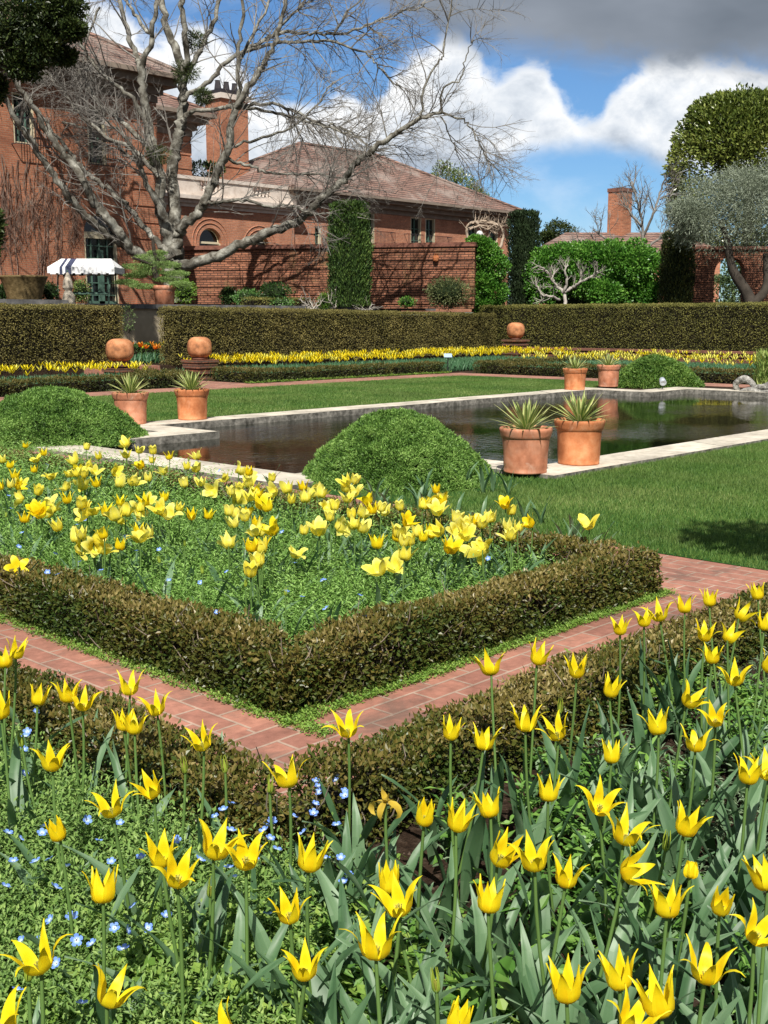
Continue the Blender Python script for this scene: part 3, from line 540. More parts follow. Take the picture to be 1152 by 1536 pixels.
def leaf_strip(mb, base, ang, length, width, lean, curl, seg=8, twist=0.0, mi=0):
    V = []; th = math.radians(90-lean*0.35); x, z = 0.0, 0.0; ca, sa = math.cos(ang), math.sin(ang); ds = length/seg
    wave = random.uniform(0, 6)
    for i in range(seg+1):
        t = i/seg; w = width*(math.sin(math.pi*min(1, (t+0.16)/1.16))**0.9)*(0.6+0.4*min(1, t*4)); w = max(w, 0.001) if i < seg else 0.0008; tw = twist*t
        fold = 0.35+0.25*math.sin(wave+t*5)
        for s in (-1, -0.5, 0, 0.5, 1):
            ly = s*w*0.5*math.cos(tw); lz = abs(s)*w*fold*0.5*(1-t*0.6); off = s*w*0.5*math.sin(tw)+0.0035*math.sin(t*11+wave+s*2)*abs(s)*(length/0.3)
            nx, nz = -math.sin(th), math.cos(th); X = x+nx*(lz+off); Z = z+nz*(lz+off)
            V.append((base[0]+X*ca-ly*sa, base[1]+X*sa+ly*ca, base[2]+Z))
        x += math.cos(th)*ds; z += math.sin(th)*ds; th -= math.radians((lean*0.65+curl*t*t*2.2)/seg)
    F = [(i*5+j, i*5+j+1, (i+1)*5+j+1, (i+1)*5+j) for i in range(seg) for j in range(4)]
    c = random.random(); mb.add(V, F, mi, [min(1, max(0, c*0.7+0.25*random.random()*(1 if j in (0, 3) else 0.5))) for i in range(seg) for j in range(4)])
PMESH = {}
def meshobj(name, me, parent, loc=(0, 0, 0)):
    o = bpy.data.objects.new(name, me); COL.objects.link(o); o.parent = parent; o.location = loc; return o
M_budleaf = leafmat('green_bud', [(0.16, 0.26, 0.03), (0.35, 0.42, 0.05)], 0.5, 0.2)
def bloom_variants():
    kinds = {'star': [(18, 88, .100, .032), (26, 100, .104, .032), (14, 76, .098, .031), (30, 112, .108, .031), (12, 62, .096, .034), (20, 96, .106, .028)], 'closed': [(-2, 10, .078, .033), (-2, 18, .084, .032)], 'half': [(8, 46, .096, .032), (10, 56, .098, .031)],
             'bud': [(-6, -14, .062, .014)], 'round': [(0, -14, .062, .042)]}
    for k, vs_ in kinds.items():
        PMESH[k] = []
        for (op, fl, ln, wd) in vs_:
            ps = []
            for i in range(6):
                inner = i % 2; mb = MB()
                petal_mesh(mb, i*math.pi/3+random.uniform(-.1, .1), op*(0.6 if inner else 1), fl*(random.uniform(0.3, 0.7) if inner and k != 'bud' else random.uniform(0.85, 1.15)), ln*random.uniform(.94, 1.05), wd*(0.93 if inner else 1), 1.0 if k != 'round' else 0, curl=random.uniform(-0.05, .1))
                o = mb.build('petal', M_budleaf if k == 'bud' else M_petal, smooth=True); ps.append(o.data); bpy.data.objects.remove(o)
            mb = MB(); mb.tube([(0, 0, 0), (0, 0, .022), (0, 0, .026)], [.003, .0028, .004], 6)
            for j in range(6): a = j*1.047; mb.tube([(0.002*math.cos(a), .002*math.sin(a), .002), (.008*math.cos(a), .008*math.sin(a), .024)], [.0008, .0017], 4)
            o = mb.build('bloom', M_pistil); cm = o.data; bpy.data.objects.remove(o); PMESH[k].append((cm, ps))
bloom_variants()
LEAF = []
for i in range(16):
    mb = MB(); leaf_strip(mb, (0, 0, 0), 0, random.uniform(.24, .38), random.uniform(.024, .046), random.uniform(20, 62), random.uniform(0, 75), 9, random.uniform(-.9, .9)); o = mb.build('leaf', M_tleaf, smooth=True); LEAF.append(o.data); bpy.data.objects.remove(o)
STEM = []
for i in range(4):
    mb = MB(); bx_, by_ = random.uniform(-.03, .03), random.uniform(-.03, .03); p_ = [(bx_*(1-t)**2*1.4, by_*(1-t)**2*1.4, t) for t in np.linspace(0, 1, 6)]; V0 = MB(); V0.tube(p_, [.0042]*5+[.0036], 6)
    o = V0.build('stem', M_stem, smooth=True); STEM.append(o.data); bpy.data.objects.remove(o)
def tulip(x, y, zb, kind, label, cat='tulip', group='yellow tulips of the near bed', scale=1.0, tilt=0.12, nleaf=3, z0=0.0):
    root = empty('tulip', (x, y, z0), label, cat, group)
    s = meshobj('stem', random.choice(STEM), root); s.scale = (1, 1, zb-z0); s.rotation_euler = (0, 0, random.random()*6.28)
    cm, ps = random.choice(PMESH[kind]); b = meshobj('bloom', cm, root, (0, 0, zb-z0-0.002)); b.scale = (scale*(.5 if kind == 'bud' else 1), scale*(.5 if kind == 'bud' else 1), scale); b.rotation_euler = (random.gauss(0, tilt), random.gauss(0, tilt), random.random()*6.28)
    for pm in ps: meshobj('petal', pm, b)
    tx, ty = random.gauss(0, .07), random.gauss(0, .07); hz = zb-z0; root.rotation_euler = (tx, ty, 0); root.location.x -= math.sin(ty)*hz; root.location.y += math.sin(tx)*hz
    a0 = random.random()*6.28
    for i in range(nleaf):
        l = meshobj('leaf', random.choice(LEAF), root); l.rotation_euler = (0, 0, a0+i*6.28/max(1, nleaf)+random.uniform(-.5, .5)); k = random.uniform(.75, 1.15)*min(1.1, (zb-z0)/0.42); l.scale = (k, k, k)
    return root
NEAR = [
 (8,985,'star','open tulip cut by the left edge, just above its neighbour there'),(24,972,'half','tulip at the left edge beside the end of the brick path'),(56,1042,'half','small narrow tulip alone above blue flowers at far left'),
 (103,1038,'star','back tulip of the tight pair at left in front of the low box hedge'),(124,1050,'star','front tulip of the tight pair at left in front of the low box hedge'),(195,1026,'star','wide open tulip standing against the left brick path'),
 (236,1056,'star','leaning tulip right of the one against the left brick path'),(186,1080,'half','left bloom of the twin tulips below the left brick path'),(202,1086,'star','right bloom of the twin tulips below the left brick path'),
 (306,1108,'star','small tulip low against the box hedge, left of the path corner'),(79,1138,'star','wide tulip over fine green foliage at left, above a green bud'),(169,1203,'star','broad tulip with two blue flowers just below it'),
 (231,1175,'star','tulip with swept back petals midway between path corner and left edge'),(90,1238,'closed','narrow upright tulip beside a cluster of blue flowers'),(243,1275,'star','back bloom of the big overlapping tulips at lower left'),
 (266,1303,'star','front bloom of the big overlapping tulips at lower left'),(320,1266,'star','left bloom of the pair right of the big overlapping tulips'),(369,1278,'star','right bloom of the pair right of the big overlapping tulips'),
 (155,1332,'half','upright tulip standing alone among blue flowers at lower left'),(62,1430,'star','large open tulip at bottom left with a green bud below'),(160,1480,'star','large open tulip second from the bottom left'),
 (434,1163,'star','wide tulip just left of the path corner, below the brick'),(523,1088,'star','tall tulip rising against the brick path corner'),(462,1284,'half','cupped tulip over the blue flowers, left of the bare soil'),
 (435,1357,'star','crowded many pointed tulip with a withered petal at its right'),(458,1437,'star','widely splayed tulip, left of the two large bottom middle ones'),(564,1410,'star','wide tulip low in the middle with very long side petals'),
 (601,1346,'star','star tulip above bare soil in the middle'),(583,1307,'closed','closed narrow tulip above bare soil in the middle'),(636,1217,'closed','small closed tulip right of the withered one'),
 (684,1224,'half','ragged tulip right of the small closed one'),(736,1207,'star','tulip with petals swept right, in front of the box hedge middle'),(746,1273,'half','short tulip below the swept one in the middle right'),
 (732,1345,'half','upright tulip alone over bare soil right of the middle'),(683,1516,'closed','tulip cut by the bottom edge right of the middle'),(676,1094,'half','left tulip of the row along the box hedge, right of the path corner'),
 (725,1108,'star','second tulip of the row along the box hedge'),(788,1082,'star','third tulip of the row along the box hedge'),(838,1093,'star','fourth tulip of the row along the box hedge'),
 (737,996,'star','tall tulip standing over the brick path, left of another'),(805,982,'half','tall tulip over the box hedge, right of the one over the brick'),(865,1000,'half','small tulip over the box hedge, middle of the right side'),
 (914,1029,'half','tulip below the box hedge end, over dark leaves at right'),(930,937,'star','open tulip over the right brick path, left of a close pair'),(966,924,'star','left tulip of the close pair over the right brick path'),
 (990,914,'star','right tulip of the close pair over the right brick path'),(1027,905,'star','broad tulip against the far brick pavement'),(1064,893,'half','tulip against the box hedge below the tree shadow'),
 (1137,884,'half','tulip with one hanging white petal, near the right edge'),(1108,913,'star','tulip below the one with a white petal'),(1056,946,'star','left of two level tulips over bright green leaves at right'),
 (1091,946,'star','right of two level tulips over bright green leaves at right'),(1146,930,'half','slim tulip cut by the right edge, upper one'),(1068,980,'star','open tulip under the level pair at right'),
 (1102,1010,'star','large tulip near the right edge below the level pair'),(1150,992,'half','tulip half cut by the right edge beside the large one'),(1029,1042,'star','tulip in the middle of the right bed, above a bent leaf'),
 (1073,1072,'star','splayed tulip right of the middle of the right bed'),(988,1087,'star','shallow open tulip above the broad bright leaves'),(1043,1112,'star','wide tulip with flat side petals at right'),
 (917,1129,'half','upright cup tulip above the crinkled green leaves'),(1121,1158,'star','tulip near the right edge beside another cut one'),(1153,1152,'star','tulip tip entering at the right edge'),
 (822,1183,'half','narrow tulip left of the largest mid right one'),(898,1196,'star','large tulip with long flat petals, centre of the right bed'),(935,1245,'star','upper bloom of the stacked pair in the right bed'),
 (935,1287,'star','lower bloom of the stacked pair in the right bed'),(1025,1232,'star','lopsided tulip with petals swept right, over dark leaves'),(802,1283,'star','left tulip of the pair leaning together below the middle right'),
 (848,1306,'star','right tulip of the pair leaning together below the middle right'),(1035,1293,'round','small round globe shaped yellow bloom at right'),(1000,1352,'star','large tulip with a folded petal, low in the right bed'),
 (1079,1344,'closed','small closed tulip beside the large low right one'),(1131,1385,'star','broad tulip at the lower right edge'),(1057,1445,'star','star tulip in the lower right corner area'),
 (930,1456,'half','back bloom of the group of three at bottom right'),(944,1512,'star','frontmost largest bloom of the group of three at bottom right'),(992,1494,'half','right bloom of the group of three at bottom right'),
 (850,1473,'half','upright tulip left of the group of three at bottom right'),(345,1540,'star','tulip whose tip shows at the bottom edge, left of the middle'),(2,1530,'star','tulip whose tip shows in the bottom left corner'),
 (1152,1312,'half','small tulip cut by the right edge, below the middle'),(2,1062,'half','tulip sliver at the left edge below the brick path')]
for (px, py, k, lb) in NEAR:
    zb = 0.44+random.uniform(-.03, .03); 
    if py < 1010: zb = 0.50
    x, y, _ = G(px, py+14+max(0, (py-1100)*0.035), zb); tulip(x, y, zb, k, lb, tilt=.2 if random.random() < .85 else .42, scale=random.uniform(.75, .94)*(1.0 if k != 'round' else .75), nleaf=3 if py > 1120 and px > 480 else 2)
for (px, py, lb) in [(33,1110,'green bud left of the wide tulip at far left'),(278,1150,'green bud left of the small hedge side tulip'),(338,1150,'green bud right of the small hedge side tulip'),(43,1462,'fat green bud under the big bottom left tulip'),(655,1478,'green bud at the bottom middle over soil'),(840,1060,'green bud behind the fourth hedge row tulip'),(998,1265,'slim green bud right of the stacked pair'),(405,1180,'yellow green bud left of the wide tulip near the path corner'),(315,1335,'green bud among blue flowers below the big pair')]:
    x, y, _ = G(px, py+8, .34); t = tulip(x, y, .34, 'bud', lb, group='unopened tulip buds', nleaf=2)
# withered tulip
x, y, _ = G(578, 1215, .40); root = empty('tulip', (x, y, 0), 'withered drooping brown yellow tulip above the soil below the path corner', 'tulip', 'yellow tulips of the near bed')
meshobj('stem', STEM[0], root).scale = (1, 1, .42); b = MB()
for i in range(4):
    a = i*1.6+.3; leaf_strip(b, (0, 0, .42), a, .07, .022, 230, 60, 6, .8)
for i in range(2): leaf_strip(b, (0, 0, .42), i*3+1, .05, .022, 90, 100, 5, 1.5)
b.build('bloom', petalmat('withered_petal', [(0.35, 0.2, 0.06), (0.66, 0.46, 0.05), (0.8, 0.62, 0.12)]), root, smooth=True)
for i in range(2): meshobj('leaf', LEAF[i], root).rotation_euler = (0, 0, i*3)
# tulip leaf clumps without blooms (right bed mostly)
n_c = 0
tries = 0
NB = [G(px, py+12, .44)[:2] for px, py, *_ in NEAR]
while n_c < 140 and tries < 4000:
    tries += 1; px = random.uniform(470, 1200); py = random.uniform(1040, 1700)
    x, y, _ = G(px, py, 0.12)
    if not (x < 1.8 or y < 2.1): continue
    if px < 640 and py < 1300: continue
    if 590 < px < 770 and 1240 < py < 1520 and random.random() < .6: continue
    if x < 0.4 or y < -2.5: continue
    root = empty('tulip_foliage', (x, y, 0), 'grey green clump of broad tulip leaves without a bloom in the right half of the near bed', 'tulip leaves', 'leaf clumps among the near tulips'); a0 = random.random()*6.28; nl = random.choice((2, 3, 4))
    for i in range(nl):
        l = meshobj('leaf', random.choice(LEAF), root); l.rotation_euler = (random.gauss(0, .08), random.gauss(0, .08), a0+i*6.28/nl+random.uniform(-.6, .6)); k = random.uniform(.7, 1.12); l.scale = (k*random.uniform(.8, 1.3), k*random.uniform(.8, 1.3), k)
    n_c += 1
for (px, py) in [(175,1160),(330,1175),(215,1165),(40,1110),(130,1160),(270,1440),(330,1420),(380,1390),(300,1490),(250,1380),(420,1500),(470,1520),(150,1550),(520,1330),(540,1290),(360,1500),(95,1330)]:
    x, y, _ = G(px, py, 0.10); root = empty('tulip_foliage', (x, y, 0), 'grey green clump of tulip leaves rising from the fine foliage left of the middle', 'tulip leaves', 'leaf clumps in the left half of the near bed'); a0 = random.random()*6.28
    for i in range(3):
        l = meshobj('leaf', random.choice(LEAF), root); l.rotation_euler = (0, 0, a0+i*2.1+random.uniform(-.4, .4)); k = random.uniform(.75, 1.1); l.scale = (k, k, k)

# -------- island bed
ISL = {}
def island_bloom(name, specs, m):
    mb = MB()
    for (ang, op, fl, ln, wd, pt) in specs: petal_mesh(mb, ang, op, fl, ln, wd, pt, nu=5, nv=7, curl=random.uniform(-.1, .15), twist=random.uniform(-.4, .4))
    o = mb.build('bloom', m, smooth=True); ISL.setdefault(name, []).append(o.data); bpy.data.objects.remove(o)
for v_ in range(4):
    island_bloom('open', [(i*1.047+random.uniform(-.2, .2), 14+random.uniform(-10, 22), 52+random.uniform(-35, 40), .098*random.uniform(.85, 1.1), .046, 1 if random.random() < .5 else 0) for i in range(6)], M_petal if v_ < 1 else M_petal_pale)
    island_bloom('star', [(i*1.047+random.uniform(-.1, .1), 8, 60+random.uniform(-15, 20)-25*(i % 2), .095, .034, 1) for i in range(6)], M_petal)
    island_bloom('pale', [(i*1.2+random.uniform(-.4, .4), 34+random.uniform(-25, 40), 55+random.uniform(-30, 60), .10*random.uniform(.7, 1.1), .048, 0) for i in range(random.choice((4, 5, 6)))], M_petal_pale)
    island_bloom('cup', [(i*1.047, 4+random.uniform(-3, 10), 16+random.uniform(-8, 20), .082, .040, 0 if v_ % 2 else 1) for i in range(6)], M_petal_pale if v_ else M_petal)
island_bloom('bud', [(i*1.047, -6, -14, .062, .018, 1) for i in range(6)], M_budleaf)
island_bloom('flat', [(i*1.25, 95, 40, .085, .045, 0) for i in range(5)], M_petal)
def r1(L_): return [(a/2.88, 640+b/2.88, k) for a, b, k in L_]
def r2(L_): return [(380+a/2.88, 680+b/2.88, k) for a, b, k in L_]
def r3(L_): return [(720+a/2.667, 720+b/2.667, k) for a, b, k in L_]
O, S_, PA, CU, BU = 'open', 'star', 'pale', 'cup', 'bud'
IL = r1([(108,72,S_),(190,105,S_),(372,80,CU),(428,120,CU),(548,62,O),(545,115,O),(600,95,O),(662,98,CU),(733,122,S_),(14,135,CU),(42,160,S_),(65,205,S_),(90,245,O),(5,250,S_),(160,130,PA),(147,178,CU),(163,273,CU),(220,208,PA),(325,140,O),(305,198,PA),(345,178,O),(395,160,PA),(410,185,PA),(488,180,O),(615,160,O),(640,215,CU),(417,240,S_),(290,255,PA),(350,250,PA),(712,185,PA),(808,165,CU),(855,120,O),(853,175,O),(935,113,BU),(800,240,CU),(870,235,O),(925,265,PA),(980,215,PA),(1000,275,CU),(1035,260,CU),(1075,190,CU),(1075,240,O),(1105,270,O),(1085,300,O),(1140,335,S_),(1030,180,PA),(290,310,S_),(350,330,CU),(155,350,O),(180,365,O),(235,350,PA),(215,370,PA),(100,395,S_),(460,365,S_),(520,320,S_),(540,365,O),(590,350,PA),(500,388,PA),(627,322,S_),(690,350,O),(710,300,CU),(730,375,PA),(828,378,S_),(898,378,S_),(1020,375,CU),(1010,415,O),(1105,410,CU),(1110,445,PA),(600,450,S_),(605,480,PA),(397,472,S_),(517,512,CU),(175,500,O),(310,527,PA),(1085,520,CU),(1130,525,O),(1112,590,CU),(1083,625,CU),(798,495,BU),(797,630,BU),(1053,750,BU),(905,705,BU),(680,570,BU),(25,370,BU),(75,590,'flat')])
IL += r2([(80,100,CU),(20,170,O),(65,230,S_),(95,155,O),(150,150,O),(165,195,CU),(215,140,S_),(225,190,O),(275,140,PA),(290,170,O),(250,165,PA),(310,220,PA),(350,225,CU),(405,190,O),(410,115,O),(435,110,CU),(395,145,O),(440,160,PA),(500,200,O),(515,240,S_),(550,230,CU),(575,245,PA),(635,225,CU),(440,305,O),(218,330,CU),(180,430,PA),(535,390,S_),(625,340,O),(655,290,O),(650,380,CU),(680,375,CU),(755,340,O),(815,325,O),(615,360,O),(730,220,CU),(790,150,CU),(820,205,O),(805,185,O),(770,200,PA),(850,220,BU),(875,280,CU),(927,305,CU),(885,320,O),(905,350,O),(880,390,PA),(990,398,PA),(985,300,CU),(1025,275,CU),(1090,215,O),(1115,245,CU),(550,500,PA),(610,480,PA),(40,410,O),(20,470,CU)])
IL += [(px+random.gauss(0, 14), py+random.uniform(-5, 62), k) for px, py, k in random.sample([q for q in IL if q[2] in ('open', 'pale', 'cup') and q[1] < 800], 50)]
IL += r3([(40,150,CU),(10,168,O),(112,180,CU),(150,185,CU),(210,165,O),(15,260,PA),(480,180,PA),(435,270,CU)])
lab = {'open': 'blown open rich yellow tulip in the hedged island bed', 'star': 'neat star shaped yellow tulip in the hedged island bed', 'pale': 'faded pale yellow sprawling tulip in the hedged island bed', 'cup': 'cupped yellow tulip in the hedged island bed', 'bud': 'green unopened tulip bud in the hedged island bed', 'flat': 'single flat open yellow tulip lying against the box hedge at the left edge'}
M_tleaf2 = M_tleaf
for (px, py, k) in IL:
    zb = {'pale': .33, 'bud': .35, 'flat': .31}.get(k, .40)+random.uniform(-.03, .03); x, y, _ = G(px, py+7, zb)
    if k != 'flat': x = max(3.35, x); y = max(3.7, y)
    if x > 5.75: x, y, _ = G(px, py+7, zb+.07); zb += .07; x = min(x, 5.9)
    root = empty('tulip', (x, y, 0), lab[k], 'tulip', {'open': 'blown open island tulips', 'star': 'star shaped island tulips', 'pale': 'faded island tulips', 'cup': 'cupped island tulips', 'bud': 'island tulip buds'}.get(k))
    s = meshobj('stem', random.choice(STEM), root); s.scale = (1, 1, zb); s.rotation_euler = (0, 0, random.random()*6.28)
    b = meshobj('bloom', random.choice(ISL[k]), root, (0, 0, zb-.002)); tl_ = {'pale': .7, 'open': .45, 'flat': .1}.get(k, .15); b.rotation_euler = (random.gauss(0, tl_), random.gauss(0, tl_), random.random()*6.28); q = random.uniform(.85, 1.12)*(.8 if k == 'bud' else 1); b.scale = (q*(.5 if k == 'bud' else 1), q*(.5 if k == 'bud' else 1), q)
    if k == 'flat': b.rotation_euler = (.9, -.5, 0); b.scale = (.85, .85, .85)
    for i in range(3):
        l = meshobj('leaf', random.choice(LEAF), root); l.rotation_euler = (0, 0, random.random()*6.28); kk = random.uniform(.8, 1.15); l.scale = (kk, kk, kk)
for (px, py) in [(random.uniform(10, 820), random.uniform(705, 880)) for _ in range(85)]+[(400,825),(340,840),(430,860),(470,870),(250,925),(300,925),(650,890),(700,835),(770,880),(860,800),(850,810),(330,820),(240,860),(480,955),(490,950),(80,800),(880,815)]:
    x, y, _ = G(px, py, .12); root = empty('tulip_foliage', (max(3.3, x), max(3.65, y), 0), 'grey green tulip leaves rising from the fine foliage of the hedged island bed', 'tulip leaves', 'leaf clumps in the island bed')
    for i in range(4):
        l = meshobj('leaf', random.choice(LEAF), root); l.rotation_euler = (0, 0, i*1.6+random.uniform(-.4, .4)); kk = random.uniform(.7, 1.0); l.scale = (kk, kk, kk)
# ================================================================ ground cover plants (uncountable: stuff)
M_fine = leafmat('feathery_leaf', [(0.05, 0.12, 0.02), (0.12, 0.24, 0.045), (0.21, 0.37, 0.08), (0.33, 0.50, 0.15)], 0.5, 0.3, 0.3)
M_fine_n = leafmat('feathery_leaf_near', [(0.045, 0.095, 0.022), (0.10, 0.19, 0.042), (0.175, 0.29, 0.07), (0.29, 0.41, 0.12)], 0.5, 0.3, 0.3)
M_broad = leafmat('broad_leaf', [(0.04, 0.11, 0.018), (0.09, 0.20, 0.035), (0.18, 0.33, 0.065)], 0.4, 0.25, 0.4)
M_lime = leafmat('lime_leaf', [(0.09, 0.19, 0.03), (0.17, 0.30, 0.05), (0.30, 0.42, 0.09)], 0.45, 0.35, 0.3)
M_grey = leafmat('grey_green_leaf', [(0.07, 0.12, 0.055), (0.13, 0.195, 0.10), (0.23, 0.31, 0.18)], 0.5, 0.2, 0.35)
def sprigs(mb, base, hgt, nl, leaf, spread, wd=0.34, lean=0.35, droop=0.0, zmin=0.0):
    """each base grows a leaning stem with nl leaflets"""
    n = len(base); ax = np.concatenate([rng.normal(size=(n, 2))*lean, np.ones((n, 1))], 1); ax /= np.linalg.norm(ax, axis=1)[:, None]
    h_ = (hgt if np.isscalar(hgt) else hgt[:, None])*(0.7+0.45*rng.random((n, 1))); t0 = rng.random(n)*0.45
    for k in range(nl):
        t = 0.35+0.65*(k+0.5)/nl; a = k*2.4+rng.random(n)*0.8; out = np.stack([np.cos(a), np.sin(a), 0.35*rng.normal(size=n)+0.35-droop], 1)
        p = base+ax*h_*t+out*spread*0.15; p[:, 2] = np.maximum(p[:, 2], zmin)
        l = leaf*(0.65+0.7*rng.random(n))*(1.15-0.4*t); mb.leaves(p, out+0.3*unit(n), np.stack([-0.4*out[:, 0], -0.4*out[:, 1], np.ones(n)], 1)+0.45*unit(n), l, l*wd, np.clip(t0+0.55*rng.random(n)+0.15*(t > .8)*1.0, 0, 1), bend=0.1)
def scatter(n, x0, x1, y0, y1, cond=None, z=0.0):
    p = np.stack([x0+(x1-x0)*rng.random(n), y0+(y1-y0)*rng.random(n), np.full(n, z)], 1)
    return p if cond is None else p[cond(p)]
def hx(p): return p[:, 0]*AX-p[:, 1]*AY, p[:, 0]*AY+p[:, 1]*AX         # back to heading frame
def pxy(p):
    X, Y = hx(p); d = Y*TC-(p[:, 2]-H)*TS; u_ = (p[:, 2]-H)*TC+Y*TS; return 576+FP*X/d, 768-FP*u_/d
# island fill
g = MB(); p = scatter(15000, 3.26, 5.46, 3.6, 7.2); sprigs(g, p, 0.235+0.06*lump(p, 6, 3)+0.03*lump(p, 15, 5), 8, 0.028, 0.06, 0.36, 0.42)
p = scatter(1500, 3.3, 5.4, 3.65, 7.2); sprigs(g, p, 0.34, 9, 0.032, 0.06, 0.3, 0.25)
p = scatter(13000, 3.26, 5.9, 7.2, 13.8); sprigs(g, p, 0.26+0.16*np.clip((p[:, 0]-4.7), 0, 1), 7, 0.038, 0.06)
p = scatter(2500, 4.9, 5.75, 4.2, 7.2); sprigs(g, p, 0.24+0.15*np.clip((p[:, 0]-4.9), 0, 1), 7, 0.03, 0.06)
tag(g.build('ground_cover', M_fine), 'dense feathery green foliage filling the hedged island bed', 'foliage', kind='stuff')
# near left bed fill
def leftc(p):
    px, py = pxy(p); return (px < 560+60*np.sin(p[:, 0]*5)+(py-1250)*-0.55) & ((p[:, 0] < 1.88) | (p[:, 1] < 2.2)) & (px > -160) & (py < 2000)
pz = scatter(60000, -0.2, 2.6, 0.6, 5.5, leftc); g = MB(); sprigs(g, pz, 0.20+0.05*lump(pz, 7, 3)+0.03*lump(pz, 19, 5), 9, 0.023, 0.045, 0.38, 0.45); n1 = len(pz)
tag(g.build('ground_cover', M_fine_n), 'fine feathery green foliage with blue flowers filling the left part of the near bed', 'foliage', kind='stuff')
# near right bed: mixed broad leaves, grey-green plants, patches of bare soil
def rightc(p):
    px, py = pxy(p); return (px > 470) & (px < 1330) & (py < 2100) & (p[:, 1] < 2.15) & ~((px > 560) & (px < 780) & (py > 1180) & (py < 1560) & (lump(p, 7, 4) > -0.25))
g = MB(); p = scatter(7500, 0.7, 5.5, -1.6, 2.15, rightc); k = lump(p, 2.6, 9)
sprigs(g, p[k > -0.12], 0.15, 7, 0.052, 0.06, 0.42, 0.3); tag(g.build('ground_cover', M_broad), 'dark broad leaved green plants between the tulips at right', 'foliage', kind='stuff')
g = MB(); p = scatter(6500, 0.7, 5.5, -1.6, 2.15, rightc); k = lump(p, 2.6, 9)
sprigs(g, p[(k < 0.1)], 0.12, 8, 0.042, 0.05, 0.22, 0.35); tag(g.build('ground_cover', M_grey), 'grey green narrow leaved plants over bare soil in the right bed', 'foliage', kind='stuff')
# lime columbine low in the bed, weeds at hedge feet
g = MB()
for (px, py, n, s) in [(230,1470,170,.13),(330,1500,160,.14),(280,1430,80,.10),(240,1545,120,.14),(400,1340,30,.07),(480,1370,50,.08),(590,1480,60,.08),(380,1440,60,.09),(270,1520,60,.09),(1000,1010,70,.16),(960,1040,50,.12),(1100,1060,40,.12),(450,1490,40,.07)]:
    x, y, _ = G(px, py, .08); p = np.array([x, y, 0])+rng.normal(size=(n, 3))*[s, s, 0]; sprigs(g, p, 0.16, 5, 0.036, 0.07, 0.85, 0.45)
tag(g.build('ground_cover', M_lime), 'lime green lobed columbine leaves low between the tulips', 'foliage', kind='stuff')
g = MB(); a = scatter(2400, 2.85, 2.95, 3.0, 9.5); b_ = scatter(2200, 2.86, 5.9, 3.19, 3.29); sprigs(g, np.concatenate([a, b_]), 0.035, 5, 0.016, 0.03, 0.6, 0.7)
c = scatter(700, 18.2, 26, 21.62, 21.8); sprigs(g, c, 0.07, 5, 0.05, 0.05, 0.5, .6)
tag(g.build('weeds', M_lime), 'low bright green weeds along the foot of the box hedge by the brick path', 'weeds', kind='stuff')
# big textured leaves (bright rosettes at the bottom right)
M_rosette = leafmat('rosette_leaf', [(0.05, 0.14, 0.02), (0.09, 0.21, 0.035), (0.15, 0.28, 0.06)], 0.45, 0.25, 0.4)
for (px, py, s) in [(735,1480,1.0),(790,1520,1.1),(985,1390,1.0),(1040,1150,.8),(800,1130,.8),(920,1060,.8),(960,1165,.9),(860,1400,.9),(700,1540,1.1),(1060,1330,.8)]:
    x, y, _ = G(px, py, .06); mb = MB(); a0 = random.random()*6
    for i in range(9): leaf_strip(mb, (0, 0, 0.01), a0+i*.7+random.uniform(-.2, .2), random.uniform(.10, .16)*s, .062*s, random.uniform(40, 95), random.uniform(10, 60), 7, random.uniform(-.3, .3))
    o = mb.build('leafy_rosette', M_rosette, smooth=True); o.location = (x, y, 0); tag(o, 'bright green rosette of broad crinkled leaves between the tulips of the near bed', 'plant', 'broad leaved rosettes in the near bed')
# pebbles and crumbs on the soil
g = MB(); p = scatter(2600, 0.6, 3.2, 0.2, 2.2)
for q in p[:2600]:
    r_ = random.uniform(.002, .008); v = np.array([(1, 0, 0), (-1, 0, 0), (0, 1, 0), (0, -1, 0), (0, 0, 1), (0, 0, -1)])*r_*rng.uniform(.6, 1.3, (6, 1))+q+[0, 0, r_*.3]; g.add(v, [(0, 2, 4), (2, 1, 4), (1, 3, 4), (3, 0, 4)], 0)
tag(g.build('soil_crumbs', mat('crumb', [(0.03, 0.02, 0.013), (0.12, 0.085, 0.06)], 60, .95, 0)), 'small clods and crumbs on the bare soil', 'soil', kind='stuff')
# baby blue eyes
m, nt, b = nodes('blue_petal'); MATS['blue'] = m; geo = nt.nodes.new('ShaderNodeTexCoord'); ln = nt.nodes.new('ShaderNodeVectorMath'); ln.operation = 'LENGTH'; nt.links.new(geo.outputs['Object'], ln.inputs[0])
mr = nt.nodes.new('ShaderNodeMapRange'); mr.inputs[1].default_value = .002; mr.inputs[2].default_value = .009; nt.links.new(ln.outputs['Value'], mr.inputs[0]); r = ramp_node(nt, [(0.8, 0.85, 0.92), (0.34, 0.50, 0.85), (0.15, 0.28, 0.72)]); nt.links.new(mr.outputs[0], r.inputs[0]); nt.links.new(r.outputs[0], b.inputs['Base Color']); b.inputs['Roughness'].default_value = .6
mb = MB()
for i in range(5):
    a = i*1.2566; pts = []
    for (r_, s_) in ((.0015, -.3), (.0075, -.62), (.0125, -.42), (.0138, 0), (.0125, .42), (.0075, .62), (.0015, .3)): pts.append((r_*math.cos(a+s_), r_*math.sin(a+s_), 0.0055*(r_/.0135)**1.5))
    mb.add(pts, [(0, 1, 5, 6), (1, 2, 4, 5)]); mb.add([pts[2], pts[3], pts[4]], [(0, 1, 2)])
proto = mb.build('blue_flower', m, smooth=False); me_blue = proto.data; bpy.data.objects.remove(proto)
